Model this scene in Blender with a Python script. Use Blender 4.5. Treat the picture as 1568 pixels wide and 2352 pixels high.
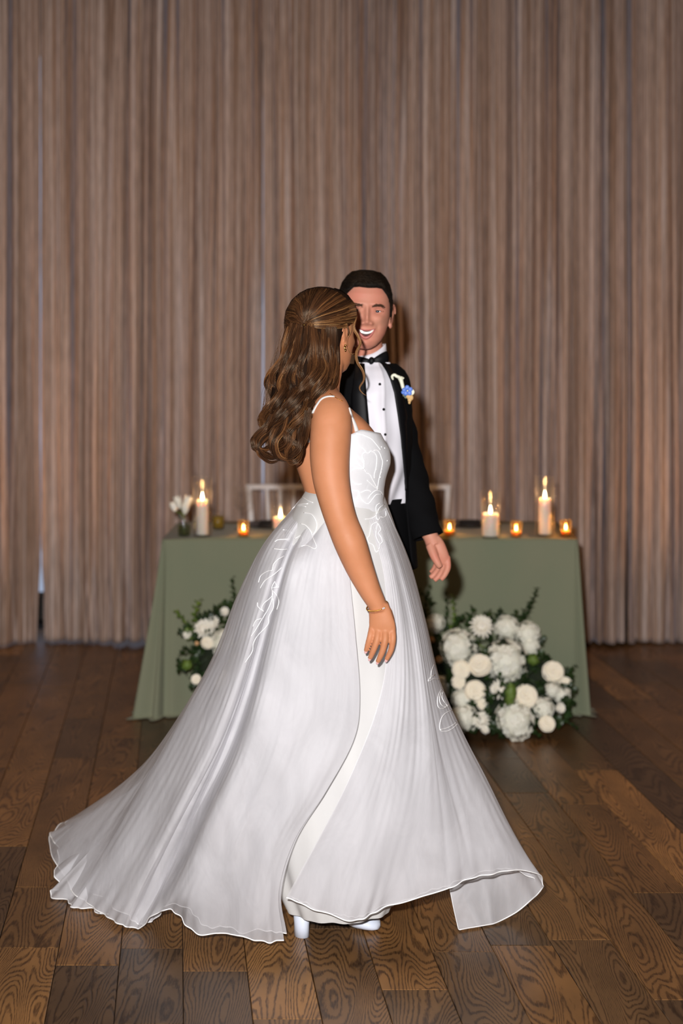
import bpy, math, random
import numpy as np
from mathutils import Vector, Matrix
from mathutils.bvhtree import BVHTree

for o in list(bpy.data.objects):
    bpy.data.objects.remove(o)
sc = bpy.context.scene
col = sc.collection
rng = np.random.default_rng(11)
random.seed(11)
PI = math.pi

# ---------------------------------------------------------------- camera
EYE = 1.60                       # camera height in metres
FPX, CX, HY = 3267.0, 784.0, 790.0
cam_d = bpy.data.cameras.new('camera')
cam_d.sensor_fit = 'VERTICAL'
cam_d.sensor_height = 36
cam_d.lens = 50
cam_d.shift_y = -386.0 / 2352.0
cam_d.dof.use_dof = True
cam_d.dof.focus_distance = 3.72
cam_d.dof.aperture_fstop = 2.0
cam = bpy.data.objects.new('camera', cam_d)
cam.location = (0, 0, EYE)
cam.rotation_euler = (PI / 2, 0, 0)
col.objects.link(cam)
sc.camera = cam

# ---------------------------------------------------------------- world and light
w = bpy.data.worlds.new('world')
sc.world = w
w.use_nodes = True
w.node_tree.nodes['Background'].inputs[0].default_value = (1.0, 0.62, 0.34, 1)
w.node_tree.nodes['Background'].inputs[1].default_value = 0.022


def lamp(name, kind, loc, power, color, radius=.05, rot=None, **kw):
    d = bpy.data.lights.new(name, kind)
    d.energy = power
    d.color = color
    if kind == 'AREA':
        d.size = radius
    else:
        d.shadow_soft_size = radius
    for k, v in kw.items():
        setattr(d, k, v)
    o = bpy.data.objects.new(name, d)
    o.location = loc
    if rot:
        o.rotation_euler = rot
    col.objects.link(o)
    return o


# the photographer's flash on its bracket: up and to the left of the lens
lamp('camera_flash', 'SPOT', (-.13, -.02, 1.80), 880, (1.0, .975, .965), .035, (math.radians(79), 0, math.radians(-1.5)), spot_size=math.radians(92), spot_blend=1.0)
# warm floor uplights that graze the curtain and the dim warm ceiling lamps
lamp('uplight', 'SPOT', (-2.75, 6.75, .12), 62, (1.0, .52, .24), .06, (math.radians(150), 0, math.radians(-62)), spot_size=math.radians(110), spot_blend=.8)
lamp('uplight', 'SPOT', (2.85, 6.75, .12), 62, (1.0, .52, .24), .06, (math.radians(150), 0, math.radians(62)), spot_size=math.radians(110), spot_blend=.8)
lamp('ceiling_lamp', 'AREA', (-1.2, 5.0, 4.0), 11, (1.0, .55, .25), .6)
lamp('ceiling_lamp', 'AREA', (2.4, 4.6, 4.0), 11, (1.0, .55, .25), .6)
sc.view_settings.view_transform = 'Standard'
sc.view_settings.look = 'None'
sc.view_settings.gamma = 1
sc.view_settings.use_curve_mapping = False
sc.view_settings.exposure = 0.0


# ---------------------------------------------------------------- helpers
def P(x, y, Y):
    """point seen at photo pixel (x, y), standing Y metres in front of the camera"""
    s = FPX / Y
    return np.array([(x - CX) / s, Y, EYE - (y - HY) / s])


def rgb(r, g, b):
    f = lambda c: (c / 255 / 12.92) if c / 255 <= .04045 else ((c / 255 + .055) / 1.055) ** 2.4
    return (f(r), f(g), f(b), 1)


def node(nt, typ, **inp):
    n = nt.nodes.new(typ)
    for k, v in inp.items():
        if isinstance(v, bpy.types.NodeSocket):
            nt.links.new(v, n.inputs[k])
        elif k in n.inputs:
            n.inputs[k].default_value = v
    return n


def ramp(nt, fac, stops):
    n = nt.nodes.new('ShaderNodeValToRGB')
    nt.links.new(fac, n.inputs[0])
    e = n.color_ramp.elements
    while len(e) < len(stops):
        e.new(.5)
    for el, (p, c) in zip(e, stops):
        el.position = p
        el.color = c if len(c) == 4 else (*c, 1)
    return n.outputs[0]


def mapped(nt, scale=(1, 1, 1), coord='Object', loc=(0, 0, 0)):
    t = nt.nodes.new('ShaderNodeTexCoord')
    m = nt.nodes.new('ShaderNodeMapping')
    nt.links.new(t.outputs[coord], m.inputs[0])
    m.inputs['Scale'].default_value = scale
    m.inputs['Location'].default_value = loc
    return m.outputs[0]


def newmat(name):
    m = bpy.data.materials.new(name)
    m.use_nodes = True
    nt = m.node_tree
    return m, nt, nt.nodes['Principled BSDF'], nt.nodes['Material Output']


def mat(name, base, rough=.5, metal=0.0, var=None, bump=None, **kw):
    """var = (scale vec, second colour), bump = (scale vec, strength, distance)"""
    m, nt, b, out = newmat(name)
    base = base if len(base) == 4 else (*base, 1)
    b.inputs['Base Color'].default_value = base
    b.inputs['Roughness'].default_value = rough
    b.inputs['Metallic'].default_value = metal
    for k, v in kw.items():
        b.inputs[k.replace('_', ' ')].default_value = v
    if var:
        n = node(nt, 'ShaderNodeTexNoise', Vector=mapped(nt, var[0]), Scale=1.0, Detail=4.0)
        c2 = var[1] if len(var[1]) == 4 else (*var[1], 1)
        nt.links.new(ramp(nt, n.outputs[0], [(.32, base), (.68, c2)]), b.inputs['Base Color'])
    if bump:
        n = node(nt, 'ShaderNodeTexNoise', Vector=mapped(nt, bump[0]), Scale=1.0, Detail=3.0)
        bp = node(nt, 'ShaderNodeBump', Height=n.outputs[0], Strength=bump[1], Distance=bump[2])
        nt.links.new(bp.outputs[0], b.inputs['Normal'])
    return m


def emit(name, color, strength):
    m, nt, b, out = newmat(name)
    b.inputs['Base Color'].default_value = (0, 0, 0, 1)
    b.inputs['Emission Color'].default_value = (*color, 1)
    b.inputs['Emission Strength'].default_value = strength
    return m


def link(o, parent=None):
    col.objects.link(o)
    if parent is not None:
        o.parent = parent
        o.matrix_parent_inverse = Matrix.Identity(4)
    return o


def mesh_data(name, verts, faces, m, smooth=True):
    me = bpy.data.meshes.new(name)
    me.from_pydata([tuple(map(float, v)) for v in verts], [], [tuple(map(int, f)) for f in faces])
    if m is not None:
        for q in (m if isinstance(m, (list, tuple)) else [m]):
            me.materials.append(q)
    if smooth:
        me.shade_smooth()
    me.update()
    return me


def obj(name, vf, m, parent=None, smooth=True, loc=None):
    """links one mesh object; vf = (verts, faces) in world space, or mesh data"""
    if isinstance(vf, bpy.types.Mesh):
        o = bpy.data.objects.new(name, vf)
        if loc is not None:
            o.location = loc
        return link(o, parent)
    v, f = vf
    v = np.asarray(v, float)
    off = np.zeros(3)
    if parent is not None:
        q = parent
        while q is not None:
            off = off + np.array(q.location)
            q = q.parent
    if loc is None and parent is None:
        lo, hi = v.min(0), v.max(0)
        loc = np.array([(lo[0] + hi[0]) / 2, (lo[1] + hi[1]) / 2, lo[2]])
    loc = np.zeros(3) if loc is None else np.asarray(loc, float)
    me = mesh_data(name, v - off - loc, f, m, smooth)
    o = bpy.data.objects.new(name, me)
    o.location = loc
    return link(o, parent)


def tag(o, label, cat=None, group=None, kind=None):
    if label:
        o['label'] = label
    if cat:
        o['category'] = cat
    if group:
        o['group'] = group
    if kind:
        o['kind'] = kind
    return o


def thing(name, loc, label, cat, group=None):
    o = bpy.data.objects.new(name, None)
    o.location = loc
    o.empty_display_size = .05
    col.objects.link(o)
    return tag(o, label, cat, group)


def join(*parts):
    V, Fc, n = [], [], 0
    for v, f in parts:
        v = np.asarray(v, float)
        V.append(v)
        Fc += [tuple(int(i) + n for i in q) for q in f]
        n += len(v)
    return np.vstack(V), Fc


def grid(pts, closed_u=False, closed_v=False):
    """pts[v][u] -> quads"""
    pts = np.asarray(pts, float)
    nv, nu = pts.shape[:2]
    F_ = []
    for i in range(nv if closed_v else nv - 1):
        for j in range(nu if closed_u else nu - 1):
            a, b = i * nu + j, i * nu + (j + 1) % nu
            c, d = ((i + 1) % nv) * nu + (j + 1) % nu, ((i + 1) % nv) * nu + j
            F_.append((a, b, c, d))
    return pts.reshape(-1, 3), F_


def loft(rings):
    """closed tube through rings with fan caps"""
    rings = np.asarray(rings, float)
    v, f = grid(rings, closed_u=True)
    nv, nu = rings.shape[:2]
    v = np.vstack([v, rings[0].mean(0), rings[-1].mean(0)])
    a, b = nv * nu, nv * nu + 1
    for j in range(nu):
        f.append((a, (j + 1) % nu, j))
        f.append((b, (nv - 1) * nu + j, (nv - 1) * nu + (j + 1) % nu))
    return v, f


def cr(pts, n, closed=False):
    """Catmull-Rom resample of control rows to n samples (works on any trailing shape)"""
    p = np.asarray(pts, float)
    k = len(p)
    t = np.linspace(0, k if closed else k - 1, n, endpoint=not closed)
    i = np.floor(t).astype(int)
    if not closed:
        i = np.clip(i, 0, k - 2)
    u = (t - i).reshape((-1,) + (1,) * (p.ndim - 1))
    if closed:
        g = lambda q: p[q % k]
    else:
        def g(q):
            c = p[np.clip(q, 0, k - 1)]
            lo = (q < 0).reshape(u.shape)
            hi = (q > k - 1).reshape(u.shape)
            return np.where(lo, 2 * p[0] - p[1], np.where(hi, 2 * p[-1] - p[-2], c))
    a, b, c, d = g(i - 1), g(i), g(i + 1), g(i + 2)
    return .5 * (2 * b + (c - a) * u + (2 * a - 5 * b + 4 * c - d) * u ** 2 + (3 * b - 3 * c + d - a) * u ** 3)


def frames(p):
    p = np.asarray(p, float)
    t = np.gradient(p, axis=0)
    t /= np.linalg.norm(t, axis=1)[:, None] + 1e-12
    ref = np.array([0, 0, 1.]) if abs(t[0][2]) < .9 else np.array([0, 1., 0])
    n = np.zeros_like(p)
    for i in range(len(p)):
        r = ref - t[i] * ref.dot(t[i])
        r /= np.linalg.norm(r) + 1e-12
        n[i] = r
        ref = r
    return t, n, np.cross(t, n)


def tube(p, r, sides=8, cap=True):
    p = np.asarray(p, float)
    r = np.broadcast_to(np.asarray(r, float), (len(p),))
    t, n, b = frames(p)
    a = np.arange(sides) / sides * 2 * PI
    rings = p[:, None, :] + r[:, None, None] * (np.cos(a)[None, :, None] * n[:, None, :] + np.sin(a)[None, :, None] * b[:, None, :])
    return loft(rings) if cap else grid(rings, closed_u=True)


def lathe(prof, c=(0, 0, 0), n=28, close=True):
    """prof = [(radius, z)...] revolved around a vertical axis at c"""
    a = np.arange(n) / n * 2 * PI
    rings = [[(r * math.cos(q), r * math.sin(q), z) for q in a] for r, z in prof]
    v, f = (loft(rings) if close else grid(rings, closed_u=True))
    return np.asarray(v) + np.asarray(c, float), f


def box(lo, hi):
    x0, y0, z0 = lo
    x1, y1, z1 = hi
    v = [(x0, y0, z0), (x1, y0, z0), (x1, y1, z0), (x0, y1, z0), (x0, y0, z1), (x1, y0, z1), (x1, y1, z1), (x0, y1, z1)]
    return np.array(v, float), [(3, 2, 1, 0), (4, 5, 6, 7), (0, 1, 5, 4), (1, 2, 6, 5), (2, 3, 7, 6), (3, 0, 4, 7)]


def ellipsoid(c, r, n=20, m=12, rot=None):
    rings = []
    for i in range(1, m):
        q = PI * i / m
        rings.append([(math.sin(q) * math.cos(2 * PI * j / n), math.sin(q) * math.sin(2 * PI * j / n), math.cos(q)) for j in range(n)])
    v, f = loft(np.asarray(rings)[:, ::-1])
    v[-2] = (0, 0, 1)
    v[-1] = (0, 0, -1)
    v = v * np.asarray(r, float)
    if rot is not None:
        v = v @ np.asarray(rot).T
    return v + np.asarray(c, float), f


def rotz(a):
    c, s = math.cos(a), math.sin(a)
    return np.array([[c, -s, 0], [s, c, 0], [0, 0, 1.]])


def rotx(a):
    c, s = math.cos(a), math.sin(a)
    return np.array([[1, 0, 0], [0, c, -s], [0, s, c.real]])


def roty(a):
    c, s = math.cos(a), math.sin(a)
    return np.array([[c, 0, s], [0, 1, 0], [-s, 0, c]])


def fuse(vf, voxel, smooth=4, factor=.5):
    """one continuous skin grown round overlapping volumes"""
    me = mesh_data('tmp', vf[0], vf[1], None)
    o = bpy.data.objects.new('tmp', me)
    col.objects.link(o)
    r = o.modifiers.new('r', 'REMESH')
    r.mode = 'VOXEL'
    r.voxel_size = voxel
    s = o.modifiers.new('s', 'SMOOTH')
    s.iterations = smooth
    s.factor = factor
    dg = bpy.context.evaluated_depsgraph_get()
    ev = o.evaluated_get(dg)
    m2 = ev.to_mesh()
    nv = len(m2.vertices)
    v = np.empty(nv * 3)
    m2.vertices.foreach_get('co', v)
    f = [tuple(p.vertices) for p in m2.polygons]
    ev.to_mesh_clear()
    bpy.data.objects.remove(o)
    bpy.data.meshes.remove(me)
    return v.reshape(-1, 3), f


def snoise(x, seed, octaves=3):
    """smooth 1-D noise"""
    r = np.random.default_rng(seed)
    out = np.zeros_like(np.asarray(x, float))
    for k in range(octaves):
        for j in range(4):
            out = out + np.sin(x * (2 ** k) * r.uniform(.6, 1.6) * 2 * PI + r.uniform(0, 7)) / (2 ** k) / 3
    return out


# ---------------------------------------------------------------- materials of the room
def wood_material():
    m, nt, b, out = newmat('oak_plank')
    oi = nt.nodes.new('ShaderNodeObjectInfo')
    tc = nt.nodes.new('ShaderNodeTexCoord')
    off = node(nt, 'ShaderNodeVectorMath', **{})
    off.operation = 'SCALE'
    off.inputs[0].default_value = (37.0, 61.0, 23.0)
    nt.links.new(oi.outputs['Random'], off.inputs['Scale'])
    add = nt.nodes.new('ShaderNodeVectorMath')
    add.operation = 'ADD'
    nt.links.new(tc.outputs['Object'], add.inputs[0])
    nt.links.new(off.outputs[0], add.inputs[1])

    def mp(scale):
        q = nt.nodes.new('ShaderNodeMapping')
        nt.links.new(add.outputs[0], q.inputs[0])
        q.inputs['Scale'].default_value = scale
        return q.outputs[0]
    # cathedral figure: stretched noise cut into contour lines
    big = node(nt, 'ShaderNodeTexNoise', Vector=mp((6.0, 1.0, 1)), Scale=1.0, Detail=1.5, Distortion=.25)
    mul = node(nt, 'ShaderNodeMath')
    mul.operation = 'MULTIPLY'
    nt.links.new(big.outputs[0], mul.inputs[0])
    mul.inputs[1].default_value = 330.0
    wob = node(nt, 'ShaderNodeTexNoise', Vector=mp((90.0, 30.0, 1)), Scale=1.0, Detail=2.0)
    wm = node(nt, 'ShaderNodeMath')
    wm.operation = 'MULTIPLY_ADD'
    nt.links.new(wob.outputs[0], wm.inputs[0])
    wm.inputs[1].default_value = 3.4
    nt.links.new(mul.outputs[0], wm.inputs[2])
    sn = node(nt, 'ShaderNodeMath')
    sn.operation = 'SINE'
    nt.links.new(wm.outputs[0], sn.inputs[0])
    pore = node(nt, 'ShaderNodeTexNoise', Vector=mp((330.0, 38.0, 1)), Scale=1.0, Detail=2.0)
    mixl = node(nt, 'ShaderNodeMath')
    mixl.operation = 'MULTIPLY_ADD'
    nt.links.new(pore.outputs[0], mixl.inputs[0])
    mixl.inputs[1].default_value = 2.4
    nt.links.new(sn.outputs[0], mixl.inputs[2])
    line = ramp(nt, mixl.outputs[0], [(0.0, (1, 1, 1)), (.55, (0, 0, 0))])   # input is about 0..2
    half = node(nt, 'ShaderNodeMath')
    half.operation = 'MULTIPLY'
    nt.links.new(mixl.outputs[0], half.inputs[0])
    half.inputs[1].default_value = .42
    nt.links.new(half.outputs[0], line.node.inputs[0])
    # board tone: each plank has its own stain
    tone = ramp(nt, oi.outputs['Random'], [(0, rgb(84, 65, 48)), (.25, rgb(112, 84, 55)), (.5, rgb(140, 101, 61)), (.75, rgb(120, 88, 55)), (1, rgb(176, 129, 78))])
    blot = node(nt, 'ShaderNodeTexNoise', Vector=mp((9.0, 4.0, 1)), Scale=1.0, Detail=4.0)
    blc = ramp(nt, blot.outputs[0], [(.3, (.62, .60, .58)), (.7, (1.12, 1.08, 1.0))])
    t2 = nt.nodes.new('ShaderNodeMix')
    t2.data_type = 'RGBA'
    t2.blend_type = 'MULTIPLY'
    t2.inputs[0].default_value = 1.0
    nt.links.new(tone, t2.inputs[6])
    nt.links.new(blc, t2.inputs[7])
    dk = nt.nodes.new('ShaderNodeMix')
    dk.data_type = 'RGBA'
    dk.blend_type = 'MULTIPLY'
    nt.links.new(t2.outputs[2], dk.inputs[6])
    dk.inputs[7].default_value = (.24, .21, .20, 1)
    lf = node(nt, 'ShaderNodeMath')
    lf.operation = 'MULTIPLY'
    nt.links.new(line, lf.inputs[0])
    lf.inputs[1].default_value = .95
    nt.links.new(lf.outputs[0], dk.inputs[0])
    nt.links.new(dk.outputs[2], b.inputs['Base Color'])
    b.inputs['Roughness'].default_value = .36
    b.inputs['Specular IOR Level'].default_value = .42
    bp = node(nt, 'ShaderNodeBump', Height=line, Strength=.25, Distance=.0015)
    bp.invert = True
    nt.links.new(bp.outputs[0], b.inputs['Normal'])
    return m


M_WOOD = wood_material()
M_SUB = mat('floor_underlay', rgb(38, 26, 18), .8)


def curtain_material():
    m, nt, b, out = newmat('taupe_velvet')
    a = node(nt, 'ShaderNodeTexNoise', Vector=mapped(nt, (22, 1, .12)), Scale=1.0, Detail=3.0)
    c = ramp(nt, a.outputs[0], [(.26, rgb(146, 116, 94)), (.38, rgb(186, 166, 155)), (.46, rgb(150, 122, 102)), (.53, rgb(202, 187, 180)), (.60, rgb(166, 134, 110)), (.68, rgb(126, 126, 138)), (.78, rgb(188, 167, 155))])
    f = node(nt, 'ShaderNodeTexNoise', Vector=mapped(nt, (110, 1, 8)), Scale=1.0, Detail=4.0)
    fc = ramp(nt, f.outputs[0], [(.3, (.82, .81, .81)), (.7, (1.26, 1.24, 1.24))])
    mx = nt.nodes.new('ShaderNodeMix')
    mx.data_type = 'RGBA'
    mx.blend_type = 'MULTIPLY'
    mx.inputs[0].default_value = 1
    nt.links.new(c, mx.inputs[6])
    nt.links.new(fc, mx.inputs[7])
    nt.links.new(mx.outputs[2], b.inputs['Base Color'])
    b.inputs['Roughness'].default_value = .75
    b.inputs['Sheen Weight'].default_value = .25
    b.inputs['Sheen Roughness'].default_value = .4
    b.inputs['Sheen Tint'].default_value = rgb(200, 205, 225)
    b.inputs['Specular IOR Level'].default_value = .25
    return m


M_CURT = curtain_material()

# ---------------------------------------------------------------- floor: planks run away from the camera, a little to the left
floor = tag(obj('floor', box((-9, -4, -.06), (9, 9.2, -.012)), M_SUB, smooth=False), 'dark oak plank floor of the reception room', kind='structure')
SH = -379.0 / 3267.0            # sideways drift of the boards per metre of depth
PW = .164
k0 = -22
for k in range(k0, 27):
    y = 2.3 + rng.uniform(-.9, 0)
    while y < 7.8:
        ln = rng.choice([.42, .6, .8, 1.05, 1.3, 1.7])
        y1 = min(y + ln, 7.98)
        if y1 - y < .12:
            break
        gx, gy = .0009, .0009
        xa = k * PW + .12 + 379 / 3267 * 3.35 - .0
        h = rng.uniform(-.0006, .0006)
        ln_ = y1 - y
        yb, ya = y1 - gy, y + gy
        bl, br = xa + gx + SH * ya, xa + PW - gx + SH * ya
        tl, tr = xa + gx + SH * yb, xa + PW - gx + SH * yb
        e = .0012
        cx, cy = (bl + tr) / 2, (ya + yb) / 2
        if y1 > 2.2 and abs(cx) < .34 * cy + .75:
            v = [(bl, ya, -.012), (br, ya, -.012), (tr, yb, -.012), (tl, yb, -.012), (bl, ya, h - e), (br, ya, h - e), (tr, yb, h - e), (tl, yb, h - e),
                 (bl + e, ya + e, h), (br - e, ya + e, h), (tr - e, yb - e, h), (tl + e, yb - e, h)]
            v = np.array(v) - np.array([cx, cy, 0])
            f = [(8, 9, 10, 11)] + [(i, (i + 1) % 4, (i + 1) % 4 + 4, i + 4) for i in range(4)] + [(i + 4, (i + 1) % 4 + 4, (i + 1) % 4 + 8, i + 8) for i in range(4)]
            o = bpy.data.objects.new('plank', mesh_data('plank', v, f, M_WOOD, False))
            fl = floor.location
            o.location = (cx - fl[0], cy - fl[1], -fl[2])
            link(o, floor)
        y = y1

# ---------------------------------------------------------------- back wall, window behind the drapes, curtains
YC = 7.58
tag(obj('wall_back', box((-7, 8.28, 0), (7, 8.4, 4.6)), mat('dark_wall', rgb(70, 62, 58), .9), smooth=False), 'plain dark wall behind the long drapes', kind='structure')
tag(obj('baseboard_back', box((-7, 8.255, 0), (7, 8.28, .14)), mat('dark_skirting', rgb(46, 38, 34), .6), smooth=False), 'dark baseboard along the wall behind the drapes', kind='structure')
win = tag(obj('window_1', box((-2.3, 8.262, .16), (.2, 8.28, 3.3)), emit('evening_daylight', (.62, .74, 1.0), .55), smooth=False), 'evening daylight window behind the long drapes', kind='structure')
fr = []
for x in (-2.3, -1.47, -.63, .2):
    fr.append(box((x - .03, 8.23, .16), (x + .03, 8.262, 3.33)))
for z in (3.3,):
    fr.append(box((-2.33, 8.235, z - .03), (.23, 8.258, z + .03)))
obj('window_frame', join(*fr), mat('window_frame_paint', rgb(200, 200, 200), .5), win, smooth=False)


def pleats(x, seed, wmin, wmax, dmin, dmax):
    r = np.random.default_rng(seed)
    e = [-5.0]
    while e[-1] < 5:
        e.append(e[-1] + r.uniform(wmin, wmax) * (1 if r.random() < .8 else 1.7))
    e = np.array(e)
    d = r.uniform(dmin, dmax, len(e))
    pw = r.uniform(.22, .72, len(e))
    tilt = r.uniform(-.04, .04, len(e))
    i = np.clip(np.searchsorted(e, x) - 1, 0, len(e) - 2)
    u = (x - e[i]) / (e[i + 1] - e[i])
    return d[i] * np.sin(PI * np.clip(u, 0, 1)) ** pw[i] + tilt[i] * (u - .5) * 1.0


zs = np.concatenate([np.linspace(.0, .12, 5)[:-1], np.linspace(.12, 4.4, 46)])
def curtain(xa, xb, seed, label, el=None, er=None, hem=.012):
    n = int((xb - xa) / .0035)
    u = np.linspace(0, 1, n)
    rows = []
    for z in zs:
        t = np.clip(z / 4.2, 0, 1)
        lo = np.exp(-z / .28)
        left = xa + (el(z) if el else 0)
        right = xb - (er(z) if er else 0)
        x = left + (right - left) * u
        wob = .012 * np.sin(z * 1.1 + x * 2.3 + seed) + .006 * np.sin(z * 2.7 + x * 5.1)
        q = xa + (xb - xa) * u + wob
        coarse = pleats(q, seed, .030, .105, .040, .125)
        fine = pleats(q * 1.02, seed + 50, .018, .055, .022, .062)
        d = coarse * (1 - t * .62) + fine * (.25 + .55 * t) + .0035 * np.sin(q * 310 + 2 * np.sin(z * 1.5 + seed))
        d += .02 * np.sin(q * 3.1 + seed) + .012 * np.sin(q * 9 + z * .7)
        y = YC + .05 - d
        zz = np.full_like(x, z + hem) + (.010 * np.sin(x * 2.2 + seed) + .006 * snoise(x * 1.5, seed + 3)) * (1 if z < .11 else np.exp(-(z - .1) * 9))
        rows.append(np.stack([x, y, np.maximum(zz, .004)], 1))
    v, f = grid(rows)
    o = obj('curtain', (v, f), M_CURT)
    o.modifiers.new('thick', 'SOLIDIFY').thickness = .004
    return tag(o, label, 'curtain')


low_gap = lambda z: .0002 + .020 * np.clip(1 - z / .36, 0, 1) ** .7
mid_gap = lambda z: .0003 + .0046 * np.clip((z - .75) / .15, 0, 1) * np.clip((2.0 - z) / .3, 0, 1)
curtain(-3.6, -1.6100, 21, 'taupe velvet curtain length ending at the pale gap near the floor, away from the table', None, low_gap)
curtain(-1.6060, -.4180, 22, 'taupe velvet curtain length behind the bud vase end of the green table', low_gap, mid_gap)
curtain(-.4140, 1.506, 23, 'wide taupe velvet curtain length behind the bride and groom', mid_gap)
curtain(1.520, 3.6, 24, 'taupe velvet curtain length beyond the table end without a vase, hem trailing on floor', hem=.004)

# ---------------------------------------------------------------- table with its green cloth
TX0, TX1, TY0, TY1, TZ = -.775, 1.022, 6.16, 6.80, .752
tb = thing('folding_table', ((TX0 + TX1) / 2, (TY0 + TY1) / 2, 0), 'rectangular folding table hidden under the sage green cloth', 'table')
M_TBL = mat('table_laminate', rgb(120, 110, 100), .5)
M_LEG = mat('table_leg_steel', rgb(90, 90, 92), .4, .8)
obj('tabletop', box((TX0 + .01, TY0 + .01, TZ - .04), (TX1 - .01, TY1 - .01, TZ - .006)), M_TBL, tb, smooth=False)
for x in (TX0 + .12, TX1 - .12):
    for y in (TY0 + .08, TY1 - .08):
        obj('leg', tube([(x, y, 0), (x, y, TZ - .03)], .014, 10), M_LEG, tb)

M_CLOTH = mat('sage_linen', rgb(134, 136, 112), .85, var=((3, 3, 2), rgb(124, 132, 108)), bump=((420, 420, 420), .25, .001), Sheen_Weight=.12)


def tablecloth():
    # perimeter of the top with rounded corners, counter-clockwise from front-left
    rc = .015
    per, nor, tagc = [], [], []
    corners = [((TX0, TY0), 180), ((TX1, TY0), 270), ((TX1, TY1), 0), ((TX0, TY1), 90)]
    segs = []
    for ci, ((x, y), a0) in enumerate(corners):
        ccx = x + (rc if x == TX0 else -rc)
        ccy = y + (rc if y == TY0 else -rc)
        for a in np.linspace(a0, a0 + 90, 25):
            q = math.radians(a)
            per.append((ccx + rc * math.cos(q), ccy + rc * math.sin(q)))
            nor.append((math.cos(q), math.sin(q)))
            tagc.append((ci, (a - a0) / 90))
        nx = corners[(ci + 1) % 4][0]
        ex = (x + nx[0]) / 2
        L_ = math.hypot(nx[0] - x, nx[1] - y)
        m = int(L_ / .02)
        p0 = per[-1]
        na = math.radians(corners[(ci + 1) % 4][1])
        n0 = (math.cos(na), math.sin(na))
        ncx = nx[0] + (rc if nx[0] == TX0 else -rc) + rc * math.cos(na)
        ncy = nx[1] + (rc if nx[1] == TY0 else -rc) + rc * math.sin(na)
        for t in np.linspace(0, 1, m)[1:-1]:
            per.append((p0[0] + (ncx - p0[0]) * t, p0[1] + (ncy - p0[1]) * t))
            nor.append(n0)
            tagc.append((ci + .5, t))
    per, nor = np.array(per), np.array(nor)
    N = len(per)
    vs = np.concatenate([[0, .01, .025], np.linspace(.05, .96, 26), [.98, 1.0, 1.03, 1.06]])
    rows = []
    arc = np.arange(N)
    flare_c = {0: .125, 1: .05, 2: .03, 3: .05}
    fl = np.zeros(N)
    rip = np.zeros(N)
    for i, (c, t) in enumerate(tagc):
        if c == int(c):
            fl[i] = flare_c[int(c)] * (.45 + .55 * math.sin(PI * t))
            rip[i] = math.sin(t * PI * 5.0 + .6)
        else:
            a, b = int(c - .5), (int(c - .5) + 1) % 4
            L_ = 1.8 if a in (0, 2) else .64
            da, db = t * L_, (1 - t) * L_
            fl[i] = .45 * flare_c[a] * math.exp(-da / .13) + .45 * flare_c[b] * math.exp(-db / .13) + (.02 if a != 0 else .004)
            rip[i] = (math.sin(da * 42) * math.exp(-da / .13) + math.sin(db * 42) * math.exp(-db / .13)) * .6 + (.22 * math.sin(t * L_ * 16) if a != 0 else .06 * math.sin(t * L_ * 7))
    for v in vs:
        vv = min(v, 1)
        off = .004 + fl * vv ** 1.15 + .032 * rip * vv ** .8 * (fl / .06).clip(.1, 1)
        z = TZ - (TZ - .006) * vv
        if v > 1:
            off = off + (v - 1) * .5
            z = .005
        p = np.stack([per[:, 0] + nor[:, 0] * off, per[:, 1] + nor[:, 1] * off, np.broadcast_to(np.maximum(z, .004), (N,))], 1)
        rows.append(p)
    v_, f_ = grid(rows, closed_u=True)
    c = len(v_)
    v_ = np.vstack([v_, [((TX0 + TX1) / 2, (TY0 + TY1) / 2, TZ)]])
    f_ += [(c, (j + 1) % N, j) for j in range(N)]
    return v_, f_


tag(obj('tablecloth', tablecloth(), M_CLOTH), 'floor-length sage green cloth draped over the table behind the couple', 'tablecloth')

# ---------------------------------------------------------------- glass and candles


def glass_material(name, tint=(1, 1, 1)):
    m, nt, b, out = newmat(name)
    nt.nodes.remove(b)
    tr = node(nt, 'ShaderNodeBsdfTransparent', Color=(*[.97 * c for c in tint], 1))
    gl = node(nt, 'ShaderNodeBsdfGlossy', Color=(1, 1, 1, 1), Roughness=.03)
    lw = node(nt, 'ShaderNodeLayerWeight', Blend=.28)
    mr = ramp(nt, lw.outputs['Facing'], [(0, (.02, .02, .02)), (.6, (.06, .06, .06)), (1, (.55, .55, .55))])
    mx = nt.nodes.new('ShaderNodeMixShader')
    nt.links.new(mr, mx.inputs[0])
    nt.links.new(tr.outputs[0], mx.inputs[1])
    nt.links.new(gl.outputs[0], mx.inputs[2])
    # pale matte tint at grazing edges imitates the flame's internal reflections
    df = node(nt, 'ShaderNodeBsdfTranslucent', Color=(.95, .93, .9, 1))
    d2 = node(nt, 'ShaderNodeBsdfDiffuse', Color=(.95, .93, .9, 1))
    ad = nt.nodes.new('ShaderNodeMixShader'); ad.inputs[0].default_value = .5
    nt.links.new(df.outputs[0], ad.inputs[1]); nt.links.new(d2.outputs[0], ad.inputs[2])
    m2 = nt.nodes.new('ShaderNodeMixShader')
    nt.links.new(ramp(nt, lw.outputs['Facing'], [(.0, (.01, .01, .01)), (.55, (.02, .02, .02)), (.8, (.30, .30, .30)), (1, (.55, .55, .55))]), m2.inputs[0])
    nt.links.new(mx.outputs[0], m2.inputs[1]); nt.links.new(ad.outputs[0], m2.inputs[2])
    nt.links.new(m2.outputs[0], out.inputs[0])
    return m


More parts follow.
